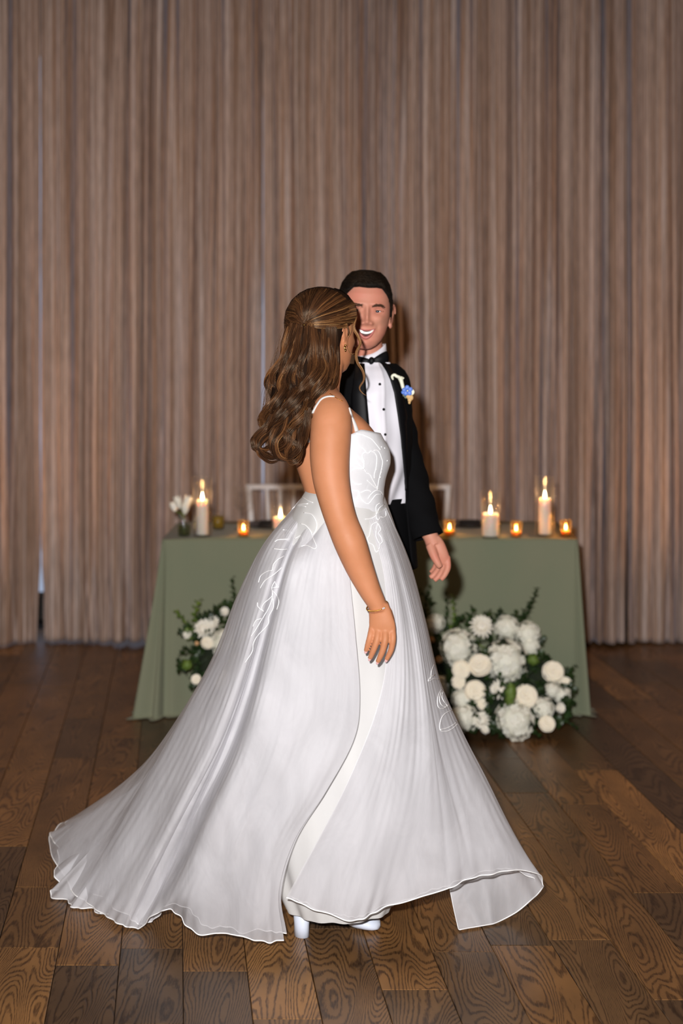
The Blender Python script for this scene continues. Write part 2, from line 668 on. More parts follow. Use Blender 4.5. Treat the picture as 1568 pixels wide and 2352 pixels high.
M_GLASS = glass_material('clear_glass')
M_AMBER = glass_material('amber_glass', (1.0, .84, .58))
M_WAX = mat('ivory_wax', rgb(236, 226, 214), .5, Subsurface_Weight=.7, Subsurface_Radius=(.03, .016, .008), Subsurface_Scale=1.0)
M_WICK = mat('wick', rgb(30, 22, 18), .9)
M_FLAME = emit('candle_flame', (1.0, .72, .38), 60)
M_GLOWWAX = mat('glow_tinted_wax', rgb(240, 190, 120), .45, Subsurface_Weight=.6, Subsurface_Radius=(.02, .009, .003), Subsurface_Scale=1.0)  # warm candle glow is put into the wax base colour


def cyl_glass(name, c, r, h, label, group, m=None, base=.008, thick=.0028):
    m = m or M_GLASS
    t = thick
    prof = [(0.001, 0), (r - .002, 0), (r, .003), (r, h - .001), (r - t / 2, h), (r - t, h - .001), (r - t, base + .002), (r - t - .002, base), (.001, base)]
    return tag(obj(name, lathe(prof, c, 40), m), label, 'glass', group)


def flame_at(parent, p, s=1.0):
    prof = [(.0004, -.001), (.0026, .002), (.0042, .007), (.0038, .012), (.0022, .019), (.0008, .026), (.0002, .029)]
    obj('flame', lathe([(a * s, b * s) for a, b in prof], p, 14), M_FLAME, parent)
    l = lamp('candle_glow', 'POINT', tuple(np.array(p) + np.array([0, 0, .014 * s])), .8 * s, (1.0, .48, .16), .006)
    l.parent = parent
    q = parent
    l.location = Vector(p) + Vector((0, 0, .014 * s)) - parent.location


def pillar(px, Y, r, h, label):
    c = P(px, 1200, Y)
    c[2] = TZ + .009
    t = thing('pillar_candle', c, label, 'candle', None)
    obj('wax', lathe([(.001, 0), (r - .001, 0), (r, .002), (r, h - .004), (r - .003, h), (r - .007, h - .002), (r * .5, h - .006), (.001, h - .007)], c, 36), M_WAX, t)
    top = c + np.array([0, 0, h - .007])
    obj('wick', tube([top, top + [.0006, 0, .009]], .0009, 6), M_WICK, t)
    flame_at(t, top + np.array([0, 0, .008]), 1.15)
    return t


def ztab(py):      # depth at which an object standing on the table top meets pixel row py
    return (EYE - TZ) * FPX / (py - HY)


def hurricane(px, py, wpx, hpx, r, h, gl, cl):
    Y = ztab(py)
    s = FPX / Y
    c = P(px, 1200, Y)
    c[2] = TZ
    cyl_glass('hurricane_glass', c, wpx / s / 2, hpx / s, gl, None)
    pillar(px, Y, r, h, cl)


hurricane(464.5, 1232, 45, 138, .0265, .152, 'tall clear cylinder glass beside the bud vase of white tulips', 'tall ivory pillar candle in the cylinder glass beside the bud vase')
hurricane(644, 1219, 43, 92, .034, .052, 'clear cylinder glass of a candle in front of the chair near the wine glass', 'low ivory pillar candle in front of the chair near the wine glass')
hurricane(1126, 1235, 44, 106, .036, .098, 'shorter clear cylinder glass holding a thick candle between two votives', 'short thick ivory pillar candle standing between two votives')
hurricane(1251, 1231, 44, 137, .0265, .158, 'tall clear cylinder glass next to the votive at the table end', 'tall ivory pillar candle in the cylinder glass next to the end votive')


def votive(px, py, where):
    Y = ztab(py)
    c = P(px, 1200, Y)
    c[2] = TZ
    prof = [(.001, 0), (.020, 0), (.022, .002), (.0245, .070), (.0237, .0715), (.0228, .070), (.0203, .007), (.001, .006)]
    tag(obj('votive_holder', lathe(prof, c, 30), M_AMBER), 'small clear tumbler votive holder ' + where, 'candle holder')
    t = thing('votive_candle', c + [0, 0, .0065], 'small lit votive candle in the tumbler ' + where, 'candle')
    b = c + np.array([0, 0, .0065])
    obj('wax', lathe([(.001, 0), (.0194, 0), (.0204, .018), (.0195, .0195), (.001, .0185)], b, 26), M_GLOWWAX, t)
    obj('wick', tube([b + [0, 0, .0182], b + [0, 0, .026]], .0008, 6), M_WICK, t)
    flame_at(t, b + np.array([0, 0, .024]), .85)


votive(559, 1233, 'in front of the wine glass')
votive(948, 1237, 'beside the groom\'s sleeve')
votive(1032, 1231, 'just past the groom\'s cuff')
votive(1185, 1234, 'between the thick short candle and the tall one')
votive(1299, 1232, 'at the table end beyond the tall candle')

# wine glass, tumbler with drink, bud vase, plates with dark napkins
c = P(554, 1200, 6.52); c[2] = TZ
wg = thing('wine_glass', c, 'stemmed clear wine glass standing behind a votive near the white chair', 'glass')
obj('bowl', lathe([(.004, .085), (.018, .090), (.033, .108), (.040, .135), (.039, .165), (.034, .195), (.0332, .195), (.038, .165), (.039, .135), (.032, .110), (.017, .092), (.001, .088)], c, 32), M_GLASS, wg)
obj('stem', lathe([(.0035, .004), (.003, .03), (.003, .07), (.0045, .088)], c, 12), M_GLASS, wg)
obj('foot', lathe([(.001, 0), (.034, 0), (.034, .0015), (.006, .006), (.001, .006)], c, 28), M_GLASS, wg)
c = P(501, 1200, 6.50); c[2] = TZ
tg = thing('drink_tumbler', c, 'short tumbler of yellow-green drink behind the tall candle', 'glass')
obj('tumbler', lathe([(.001, 0), (.026, 0), (.029, .084), (.028, .084), (.025, .006), (.001, .006)], c, 28), M_GLASS, tg)
obj('drink', lathe([(.001, .007), (.0245, .007), (.0270, .062), (.001, .062)], c, 28), mat('citrus_drink', rgb(150, 128, 30), .15, Transmission_Weight=.4), tg)

M_CERAM = mat('dark_stoneware', rgb(26, 25, 28), .3)
M_NAPK = mat('black_napkin', rgb(20, 20, 23), .9)
for px, Y, lb in ((618, 6.60, 'dark dinner plate with folded black napkin in front of the chair near the wine glass'), (1080, 6.62, 'dark dinner plate with folded black napkin behind the thick short candle')):
    c = P(px, 1200, Y); c[2] = TZ
    pl = thing('dinner_plate', c, lb, 'plate')
    obj('plate', lathe([(.001, 0), (.075, 0), (.105, .010), (.122, .014), (.122, .0165), (.10, .0145), (.075, .005), (.001, .004)], c, 40), M_CERAM, pl)
    n = np.array(c) + [0, 0, .006]
    q = []
    for i in range(3):
        q.append(box((n[0] - .05 + .004 * i, n[1] - .035, n[2] + .007 * i), (n[0] + .05 - .004 * i, n[1] + .035, n[2] + .007 * i + .0062)))
    obj('napkin', join(*q), M_NAPK, pl)

M_STEM = mat('green_stem', rgb(86, 120, 44), .5)
M_PETW = mat('white_petal', rgb(253, 250, 240), .55, var=((40, 40, 40), rgb(246, 240, 224)), Subsurface_Weight=.15, Subsurface_Radius=(.01, .01, .006))
c = P(422, 1200, ztab(1232)); c[2] = TZ
bv = thing('bud_vase', c, 'small glass bud vase of white tulips at the table end', 'vase')
obj('vase', lathe([(.001, 0), (.026, 0), (.028, .004), (.028, .06), (.020, .078), (.021, .088), (.0195, .088), (.018, .078), (.026, .058), (.026, .007), (.001, .006)], c, 30), M_GLASS, bv)
obj('vase_water', lathe([(.001, .007), (.0255, .007), (.0255, .05), (.001, .05)], c, 24), glass_material('green_water', (.62, .78, .40)), bv)


def tulip(base, tip, r, m, parent, nm='tulip'):
    base, tip = np.asarray(base, float), np.asarray(tip, float)
    ax = tip - base
    L_ = np.linalg.norm(ax)
    R = np.array(Vector(ax).to_track_quat('Z', 'Y').to_matrix())
    parts = []
    for i in range(6):
        a = i * PI / 3 + (.2 if i % 2 else 0)
        rr = r * (1 if i % 2 else .88)
        rows = []
        for v in np.linspace(0, 1, 7):
            w_ = .72 * math.sin(PI * (v * .82 + .12)) ** .8
            rad = rr * (math.sin(PI * min(v * .62 + .06, 1)) ** .8)
            rows.append([(rad * math.cos(a + w_ * u), rad * math.sin(a + w_ * u), v * L_ * (1 - .05 * abs(u))) for u in (-1, -.5, 0, .5, 1)])
        parts.append(grid(rows))
    v, f = join(*parts)
    return obj(nm, (np.asarray(v) @ R.T + base, f), m, parent)


for (x1, y1, x2, y2, dy) in ((414, 1168, 405, 1139, 0), (402, 1175, 396, 1152, .02), (427, 1172, 432, 1138, -.01), (424, 1182, 426, 1156, -.03)):
    b_, t_ = P(x1, y1, c[1] + dy), P(x2, y2, c[1] + dy * 1.5)
    tulip(b_, t_, .018, M_PETW, bv)
    obj('stem', tube(cr([c + [0, 0, .012], c + [0, 0, .085], (c + [0, 0, .1] + b_) / 2, b_], 10), .0024, 6), M_STEM, bv)
obj('leaf', grid([[c + [-.004 - .02 * t - .006 * math.sin(PI * t) * s_, -.01, .07 + .035 * t] for s_ in (-1, 0, 1)] for t in np.linspace(0, 1, 6)]), mat('dark_leaf', rgb(40, 62, 34), .5), bv)

# ---------------------------------------------------------------- white bamboo-style chairs behind the table
M_CHAIR = mat('white_painted_wood', rgb(250, 248, 250), .4)


def chair(px, label):
    c = P(px, 1200, 7.29)
    x, y = c[0], c[1]
    t = thing('banquet_chair', (x, y, 0), label, 'chair')
    tw, bw = .198, .165
    obj('seat', join(box((x - .19, y - .35, .425), (x + .19, y + .0, .45)), box((x - .18, y - .34, .45), (x + .18, y - .01, .475))), M_CHAIR, t, smooth=False)
    for sx in (-1, 1):
        obj('leg', tube([(x + sx * .175, y - .34, 0), (x + sx * .175, y - .34, .43)], .015, 10), M_CHAIR, t)
        obj('leg', tube([(x + sx * .17, y + .03, 0), (x + sx * bw, y, .45), (x + sx * .178, y + .01, .64), (x + sx * tw, y + .045, .868)], .0155, 10), M_CHAIR, t)
    obj('top_rail', tube([(x - tw - .012, y + .045, .862), (x + tw + .012, y + .045, .862)], .0145, 10), M_CHAIR, t)
    obj('lower_rail', tube([(x - .178, y + .012, .672), (x + .178, y + .012, .672)], .010, 8), M_CHAIR, t)
    for k in (-.52, -.18, .18, .52):
        obj('spindle', tube([(x + k * .178, y + .012, .672), (x + k * tw, y + .043, .858)], .0095, 8), M_CHAIR, t)
    for yy in (y - .34, y + .02):
        obj('stretcher', tube([(x - .175, yy, .18), (x + .175, yy, .18)], .009, 8), M_CHAIR, t)
    return t


chair(658, 'white chair with spindle back behind the table near the wine glass')
chair(942, 'white chair with spindle back behind the table past the groom\'s elbow')

# ---------------------------------------------------------------- floral arrangements on the floor
M_HYD = mat('hydrangea_white', rgb(252, 250, 242), .6, var=((30, 30, 30), rgb(240, 240, 220)))
M_ROSE = mat('ivory_rose', rgb(252, 246, 232), .5, var=((25, 25, 25), rgb(246, 234, 208)), Subsurface_Weight=.15, Subsurface_Radius=(.01, .008, .005))
M_PEACH = mat('peach_bud', rgb(214, 176, 130), .5)
M_LEAF = mat('foliage_green', rgb(50, 74, 34), .42, var=((20, 20, 20), rgb(30, 48, 24)))
M_LIME = mat('fresh_green', rgb(122, 144, 62), .5, var=((30, 30, 30), rgb(86, 116, 46)))
M_CORE = mat('dark_green_filler', rgb(28, 38, 20), .9)  # dark green filler body inside each arrangement


def sphere_dirs(n, seed):
    i = np.arange(n) + .5
    ph = np.arccos(1 - 2 * i / n)
    th = PI * (1 + 5 ** .5) * i + seed
    return np.stack([np.cos(th) * np.sin(ph), np.sin(th) * np.sin(ph), np.cos(ph)], 1)


def hydrangea_mesh(nf=70, seed=0):
    r = np.random.default_rng(seed)
    parts = [ellipsoid((0, 0, 0), (.80, .80, .78), 14, 8)]
    for d in sphere_dirs(nf, seed):
        R = np.array(Vector(d).to_track_quat('Z', 'Y').to_matrix()) @ rotz(r.uniform(0, 6))
        rad = r.uniform(.80, 1.02)
        d = d + r.normal(0, .08, 3); d /= np.linalg.norm(d)
        R = np.array(Vector(d).to_track_quat('Z', 'Y').to_matrix()) @ rotz(r.uniform(0, 6)) @ rotx(r.normal(0, .2))
        for k in range(4):
            a = k * PI / 2
            pet = np.array([(0, 0, 0), (.11, -.10, .05), (.25, -.07, .045), (.25, .07, .045), (.11, .10, .05), (.15, 0, -.01)]) * r.uniform(.85, 1.1)
            q = pet @ rotz(a).T + [0, 0, rad]
            parts.append((q @ R.T, [(0, 1, 5), (1, 2, 5), (2, 3, 5), (3, 4, 5), (4, 0, 5)]))
    return join(*parts)


def rose_mesh(seed=0, open_=1.0):
    """a full rose: domed heart of overlapping spiral petals with flared outer petals"""
    r = np.random.default_rng(seed)
    nt_, nr = 44, 30
    rows = []
    for i in range(nr):
        rho = .02 + .98 * i / (nr - 1)
        ring_ = []
        for j in range(nt_):
            th = 2 * PI * j / nt_
            turn = 3.6 * rho ** .8 + th / (2 * PI) + .10 * math.sin(3 * th + 5 * rho + seed)
            fr = turn % 1.0
            z = .62 * math.cos(rho * 1.45) + .30 * (fr ** 1.6) * (.35 + rho) - .10
            rad = rho * .80 * open_ * (1 + .07 * fr + .03 * math.sin(5 * th + seed))
            ring_.append((rad * math.cos(th), rad * math.sin(th), z))
        rows.append(ring_)
    rows.append([(x * .55, y * .55, -.5) for x, y, z in rows[-1]])
    parts = [grid(rows, closed_u=True)]
    for k in range(6):
        a = k * 2 * PI / 6 + r.uniform(-.2, .2)
        rr_ = []
        for v in np.linspace(0, 1, 6):
            rad = open_ * (.42 + .55 * math.sin(PI * .5 * v))
            z = -.45 + .62 * v - .22 * max(0, v - .7) / .3
            rr_.append([((rad + .03 * u * u) * math.cos(a + .62 * u), (rad + .03 * u * u) * math.sin(a + .62 * u), z - .10 * u * u) for u in (-1, -.5, 0, .5, 1)])
        parts.append(grid(rr_))
    return join(*parts)


def mum_mesh(seed=0):
    r = np.random.default_rng(seed)
    parts = [ellipsoid((0, 0, 0), (.6, .6, .45), 12, 8)]
    for lay in range(5):
        nn = 16 - lay * 2
        el = .05 + lay * .30
        for k in range(nn):
            a = 2 * PI * k / nn + lay * .3 + r.uniform(-.06, .06)
            L_ = (1 - .09 * lay) * r.uniform(.92, 1.06)
            rows = []
            for v in np.linspace(0, 1, 4):
                rr = .25 + (L_ - .25) * v * math.cos(el * .8)
                z = .1 + .7 * v * math.sin(el) * L_ + .08 * math.sin(PI * v)
                ww = .11 * math.sin(PI * (.15 + .72 * v))
                rows.append([(rr * math.cos(a) - u * ww * math.sin(a), rr * math.sin(a) + u * ww * math.cos(a), z + .04 * abs(u)) for u in (-1, 0, 1)])
            parts.append(grid(rows))
    return join(*parts)


def md(name, vf, m):
    return mesh_data(name, vf[0], vf[1], m)


HYD = [md('hydrangea', hydrangea_mesh(64, s), M_HYD) for s in range(3)]
ROS = [md('rose', rose_mesh(s, .9 + .1 * s), M_ROSE) for s in range(3)]
MUM = [md('chrysanthemum', mum_mesh(s), M_PETW) for s in range(2)]
BUD = md('rosebud', rose_mesh(5, .55), M_PEACH)
BUTTON = md('green_button', hydrangea_mesh(40, 9), M_LIME)


def place(name, me, parent, p, r, seed, squash=1.0, up=.5):
    q = random.Random(seed)
    o = bpy.data.objects.new(name, me)
    d = Vector((q.uniform(-.35, .35), -1, up + q.uniform(-.2, .25))).normalized()
    R = d.to_track_quat('Z', 'Y').to_matrix() @ Matrix.Rotation(q.uniform(0, 6), 3, 'Z')
    o.rotation_euler = R.to_euler()
    o.scale = (r, r, r * squash)
    o.location = Vector(p) - parent.location
    return link(o, parent)


def sprig(base, tip, n, ll, lw, bend, seed):
    r = np.random.default_rng(seed)
    base, tip = np.asarray(base, float), np.asarray(tip, float)
    side = np.array([1, 0, 0]) * bend
    pts = cr([base, base * .6 + tip * .4 + side, tip], 10)
    parts = [tube(pts, np.linspace(.0028, .001, 10), 5)]
    t, nn, bb = frames(pts)
    for i in range(n):
        u = .22 + .78 * i / max(1, n - 1)
        k = min(int(u * 9), 8)
        p = pts[k] * (1 - (u * 9 - k)) + pts[k + 1] * (u * 9 - k)
        a = i * 2.2 + r.uniform(-.4, .4)
        out = np.cos(a) * nn[k] + np.sin(a) * bb[k]
        d = out * .85 + t[k] * r.uniform(.35, .8)
        d /= np.linalg.norm(d)
        s_ = np.cross(d, t[k]); s_ /= np.linalg.norm(s_) + 1e-9
        up = np.cross(s_, d)
        L_ = ll * r.uniform(.75, 1.15) * (1 - .35 * u)
        rows = []
        for v in np.linspace(0, 1, 5):
            w_ = lw * math.sin(PI * (v * .93 + .05)) * (1 - .25 * u)
            rows.append([p + d * L_ * v + s_ * w_ * q_ + up * (.10 * L_ * math.sin(PI * v) + .25 * w_ * abs(q_)) for q_ in (-1, 0, 1)])
        parts.append(grid(rows))
    return join(*parts)


def arrangement(label, cpx, base_y, blooms, sprigs, core):
    Y0 = EYE * FPX / (base_y - HY)
    c = P(cpx, base_y, Y0 + .12)
    t = thing('flower_arrangement', (c[0], c[1], 0), label, 'flowers')
    cs = []
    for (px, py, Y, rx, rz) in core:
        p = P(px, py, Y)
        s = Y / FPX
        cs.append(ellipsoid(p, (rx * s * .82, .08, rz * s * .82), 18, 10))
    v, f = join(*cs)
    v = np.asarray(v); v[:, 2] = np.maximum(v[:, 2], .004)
    obj('filler_core', (v, f), M_CORE, t)
    for i, (kind, px, py, r, Y) in enumerate(blooms):
        p = P(px, py, Y)
        rr = r * Y / FPX
        p[2] = max(p[2], rr * .72)
        if kind == 'h':
            place('hydrangea', HYD[i % 3], t, p, rr, i)
        elif kind == 'r':
            place('rose', ROS[i % 3], t, p, rr, i, 1.0, .35)
        elif kind == 'm':
            place('chrysanthemum', MUM[i % 2], t, p, rr, i, 1, .45)
        elif kind == 'b':
            place('rosebud', BUD, t, p, rr, i, 1.3)
        elif kind == 'g':
            place('green_button', BUTTON, t, p, rr, i, 1.0)
        elif kind == 'G':
            o = place('green_button', BUTTON, t, p, rr, i, 1.0)
            o.rotation_euler = (0, .1, 0)
            o.scale = (rr * .55, rr * .55, rr * 1.2)
    for i, (x0, y0, x1, y1, Y, n, ll, lw, m) in enumerate(sprigs):
        a, b = P(x0, y0, Y), P(x1, y1, Y - .02)
        a[2] = max(a[2], .03); b[2] = max(b[2], .03)
        v, f = sprig(a, b, n, ll, lw, .02 * (-1) ** i, i)
        v = np.asarray(v); v[:, 2] = np.maximum(v[:, 2], .003)
        obj('leaf_sprig', (v, f), M_LIME if m else M_LEAF, t)
    q = np.random.default_rng(len(blooms))
    for i, (kind, px, py, r, Y) in enumerate(blooms):
        for k in range(3):
            a_ = q.uniform(0, 2 * PI)
            p0 = P(px, py, Y + .05)
            p1 = P(px + (r + 9) * math.cos(a_), py + (r + 7) * math.sin(a_), Y + .01)
            p0[2] = max(p0[2], .03); p1[2] = max(p1[2], .02)
            v, f = sprig(p0, p1, 9, .036, .014, .01, 100 + i * 5 + k)
            v = np.asarray(v); v[:, 2] = np.maximum(v[:, 2], .003)
            obj('leaf_sprig', (v, f), M_LEAF, t)
    return t


# groups of leaves fill the gaps between the blooms
R_bl = [('h', 1050, 1488, 43, 5.94), ('h', 1161, 1520, 50, 5.90), ('h', 1163, 1441, 29, 6.02), ('h', 1211, 1456, 29, 6.0), ('h', 1218, 1484, 22, 5.98),
        ('m', 1105, 1440, 28, 6.0), ('h', 999, 1432, 22, 6.05), ('r', 1059, 1538, 22, 5.84), ('r', 1102, 1527, 25, 5.83), ('r', 1091, 1588, 29, 5.80),
        ('r', 1053, 1566, 17, 5.84), ('r', 1207, 1599, 26, 5.80), ('r', 1270, 1543, 29, 5.92), ('r', 1296, 1573, 20, 5.93), ('h', 1289, 1596, 21, 5.88),
        ('h', 1248, 1626, 25, 5.80), ('h', 1182, 1655, 46, 5.76), ('r', 1256, 1662, 18, 5.76), ('m', 1106, 1656, 22, 5.74), ('h', 1066, 1650, 32, 5.78),
        ('h', 1062, 1606, 26, 5.84), ('m', 1148, 1585, 24, 5.80), ('m', 1286, 1626, 13, 5.80), ('m', 1113, 1676, 11, 5.72), ('b', 1008, 1515, 15, 5.92),
        ('b', 991, 1470, 13, 5.98), ('g', 1224, 1515, 14, 5.92), ('G', 1172, 1594, 24, 5.72), ('h', 1010, 1580, 30, 5.9), ('r', 1040, 1680, 20, 5.76), ('r', 1108, 1618, 15, 5.78), ('h', 1268, 1585, 18, 5.86)]
R_sp = [(1180, 1440, 1232, 1352, 6.06, 22, .034, .010, 0), (1190, 1460, 1215, 1385, 6.05, 14, .03, .010, 0), (1025, 1460, 1040, 1372, 6.04, 18, .028, .010, 1), (985, 1440, 985, 1350, 6.06, 18, .03, .011, 0),
        (1005, 1450, 1025, 1362, 6.08, 16, .03, .010, 0), (1095, 1450, 1085, 1400, 6.06, 8, .045, .018, 0), (1110, 1445, 1120, 1405, 6.06, 8, .045, .018, 0), (1150, 1440, 1150, 1402, 6.06, 8, .035, .014, 0),
        (1100, 1480, 1105, 1512, 5.90, 14, .03, .011, 1), (1120, 1470, 1080, 1480, 5.92, 10, .035, .014, 0), (1010, 1545, 1035, 1600, 5.86, 12, .036, .014, 0), (1130, 1560, 1125, 1660, 5.78, 18, .034, .012, 0),
        (1120, 1620, 1090, 1680, 5.75, 14, .034, .012, 0), (1225, 1540, 1210, 1570, 5.84, 14, .04, .016, 0), (1215, 1560, 1250, 1600, 5.83, 14, .036, .015, 0), (1280, 1580, 1320, 1530, 5.98, 14, .032, .012, 0),
        (1230, 1500, 1262, 1525, 6.0, 14, .034, .013, 0), (1240, 1490, 1290, 1560, 6.02, 14, .034, .012, 0), (1250, 1640, 1325, 1672, 5.80, 14, .034, .011, 0), (1220, 1660, 1235, 1690, 5.74, 12, .034, .014, 0),
        (1120, 1670, 1150, 1690, 5.72, 12, .034, .012, 0), (1050, 1660, 1060, 1692, 5.72, 10, .034, .012, 0), (1285, 1610, 1305, 1650, 5.84, 12, .03, .012, 0), (1180, 1600, 1195, 1560, 5.80, 10, .034, .013, 0),
        (985, 1400, 965, 1360, 6.06, 12, .03, .012, 0), (1060, 1440, 1060, 1420, 6.0, 10, .04, .016, 0), (1140, 1470, 1125, 1495, 5.95, 10, .036, .014, 0), (1160, 1690, 1090, 1640, 5.74, 12, .03, .012, 0)]
arrangement('full low arrangement of white hydrangeas and ivory roses on the floor beyond the bride\'s hand', 1140, 1690, R_bl, R_sp,
            [(1060, 1560, 5.98, 75, 110), (1160, 1560, 6.0, 90, 115), (1240, 1590, 5.98, 65, 85), (1010, 1560, 6.0, 50, 120), (1150, 1640, 5.9, 140, 45)])
L_bl = [('m', 468, 1446, 24, 5.96), ('m', 486, 1432, 20, 5.98), ('r', 476, 1476, 14, 5.93), ('m', 430, 1458, 11, 5.95), ('h', 520, 1480, 38, 5.96), ('h', 560, 1540, 45, 5.90), ('r', 510, 1560, 26, 5.84),
        ('g', 429, 1527, 13, 5.84), ('r', 560, 1470, 26, 6.0), ('h', 520, 1630, 42, 5.8), ('r', 590, 1600, 28, 5.8), ('r', 450, 1560, 11, 5.84), ('m', 515, 1405, 12, 6.0), ('b', 452, 1478, 9, 5.92)]
L_sp = [(525, 1450, 532, 1330, 6.04, 26, .03, .011, 0), (460, 1440, 455, 1380, 6.0, 12, .032, .014, 1), (440, 1470, 405, 1405, 5.98, 16, .03, .012, 1), (475, 1430, 500, 1395, 6.0, 12, .036, .017, 0),
        (480, 1480, 420, 1490, 5.94, 14, .036, .013, 0), (470, 1500, 425, 1540, 5.90, 14, .036, .014, 0), (460, 1490, 415, 1500, 5.92, 14, .034, .013, 0), (480, 1510, 440, 1560, 5.88, 14, .036, .013, 0),
        (490, 1440, 495, 1400, 6.0, 12, .036, .016, 0), (455, 1470, 430, 1450, 5.96, 10, .03, .012, 1), (500, 1500, 470, 1560, 5.86, 14, .036, .014, 0)]
arrangement('smaller low arrangement with white blooms and loose leafy stems beside the bride\'s train', 510, 1672, L_bl, L_sp, [(520, 1550, 5.98, 75, 100), (480, 1530, 5.98, 40, 60), (530, 1620, 5.9, 90, 55)])

# ================================================================ people
def skin_material(name, base, red):
    m, nt, b, out = newmat(name)
    n = node(nt, 'ShaderNodeTexNoise', Vector=mapped(nt, (14, 14, 14)), Scale=1.0, Detail=4.0)
    nt.links.new(ramp(nt, n.outputs[0], [(.3, base), (.72, red)]), b.inputs['Base Color'])
    b.inputs['Roughness'].default_value = .55
    b.inputs['Specular IOR Level'].default_value = .3
    b.inputs['Subsurface Weight'].default_value = .12
    b.inputs['Subsurface Radius'].default_value = (.02, .008, .004)
    b.inputs['Subsurface Scale'].default_value = .4
    f = node(nt, 'ShaderNodeTexNoise', Vector=mapped(nt, (600, 600, 600)), Scale=1.0, Detail=2.0)
    bp = node(nt, 'ShaderNodeBump', Height=f.outputs[0], Strength=.12, Distance=.001)
    nt.links.new(bp.outputs[0], b.inputs['Normal'])
    return m


M_SKB = skin_material('tanned_skin', rgb(184, 122, 84), rgb(196, 132, 96))
M_SKG = skin_material('fair_skin', rgb(202, 144, 120), rgb(204, 128, 108))
M_NAIL = mat('pink_nail', rgb(226, 178, 176), .18)
M_LIP = mat('lip', rgb(186, 104, 96), .45)
M_TOOTH = mat('teeth', rgb(250, 246, 238), .25)
M_DARKM = mat('mouth_dark', rgb(70, 18, 18), .6)
M_EYEW = mat('eye_white', rgb(235, 228, 225), .15)
M_IRIS = mat('iris', rgb(42, 42, 50), .12)
M_GOLD = mat('gold', rgb(226, 176, 92), .22, 1.0)
M_GEM = mat('crystal', rgb(240, 240, 245), .05, .4)


def hair_material(name, stops, rough=.38, spec=.6):
    m, nt, b, out = newmat(name)
    a = nt.nodes.new('ShaderNodeAttribute')
    a.attribute_name = 'tone'
    nt.links.new(ramp(nt, a.outputs['Fac'], stops), b.inputs['Base Color'])
    b.inputs['Roughness'].default_value = rough
    b.inputs['Specular IOR Level'].default_value = spec
    b.inputs['Specular Tint'].default_value = (1.0, .80, .58, 1)
    return m


M_HAIRB = hair_material('brunette_hair', [(0, rgb(40, 24, 15)), (.35, rgb(76, 47, 28)), (.65, rgb(124, 81, 47)), (1, rgb(198, 150, 94))])
M_HAIRG = hair_material('dark_hair', [(0, rgb(14, 10, 8)), (1, rgb(32, 23, 18))], .55, .2)
M_HBASE = mat('hair_under', rgb(34, 22, 15), .9, Specular_IOR_Level=.05)

# ---------------------------------------------------------------- head surface shared by both people
HEAD = np.array([  # height over the eyes, half width, front, back
    (.117, .010, .002, .020), (.112, .027, .029, .044), (.100, .044, .053, .066), (.080, .060, .073, .086), (.050, .0725, .086, .099), (.020, .0765, .0905, .100),
    (-.010, .0755, .0885, .096), (-.040, .0705, .0868, .080), (-.065, .0625, .0855, .058), (-.085, .051, .0835, .034), (-.101, .036, .077, .006), (-.110, .020, .067, -.022), (-.113, .008, .056, -.036)])


def head_tab(u, wide=1.0):
    k = [np.interp(u, HEAD[::-1, 0], HEAD[::-1, i]) for i in (1, 2, 3)]
    return k[0] * wide, k[1], k[2]


BUMPS = [(.031, .000, .015, .0095, -.0100), (.031, .0205, .021, .0065, .0045), (.011, .004, .006, .010, -.003), (0, .004, .0065, .012, .006), (0, -.016, .0075, .013, .0135), (0, -.0335, .0115, .0090, .0195),
         (.0150, -.0370, .0060, .0060, .0110), (0, -.054, .022, .009, .004), (.041, -.022, .016, .013, .0075), (.034, -.047, .006, .012, -.0035), (0, -.094, .015, .010, .006),
         (0, -.081, .018, .005, -.004)]


def face_bump(r, u):
    d = np.zeros_like(r)
    for br, bu, sr, su, a in BUMPS:
        for s in ((1, -1) if br else (1,)):
            d = d + a * np.exp(-((r - s * br) / sr) ** 2 - ((u - bu) / su) ** 2)
    return d


def face_front(r, u, wide=1.0):
    w_, f_, b_ = head_tab(u, wide)
    c_, h_ = (f_ - b_) / 2, (f_ + b_) / 2
    n = 2.25
    return c_ + h_ * (1 - np.clip(np.abs(r) / w_, 0, 1) ** n) ** (1 / n) + face_bump(np.asarray(r, float), np.asarray(u, float))


def head_local(nu=150, nv=120, wide=1.0, bumps=1.0, off=0.0):
    us = np.interp(np.linspace(0, 1, nv), np.linspace(0, 1, 13), cr(HEAD[:, 0], 13))
    rows = []
    a = np.linspace(0, 2 * PI, nu, endpoint=False)
    a = a - .45 * np.sin(a)
    n = 2.25
    for u in us:
        w_, f_, b_ = head_tab(u, wide)
        c_, h_ = (f_ - b_) / 2, (f_ + b_) / 2
        ca, sa = np.cos(a), np.sin(a)
        fx = c_ + (h_ + off) * np.sign(ca) * np.abs(ca) ** (2 / n)
        ry = (w_ + off) * np.sign(sa) * np.abs(sa) ** (2 / n)
        fx = fx + bumps * face_bump(ry, np.full_like(ry, u)) * (ca > 0) * np.clip(ca * 3, 0, 1)
        rows.append(np.stack([fx, ry, np.full_like(fx, u)], 1))
    return loft(np.array(rows)[::-1])


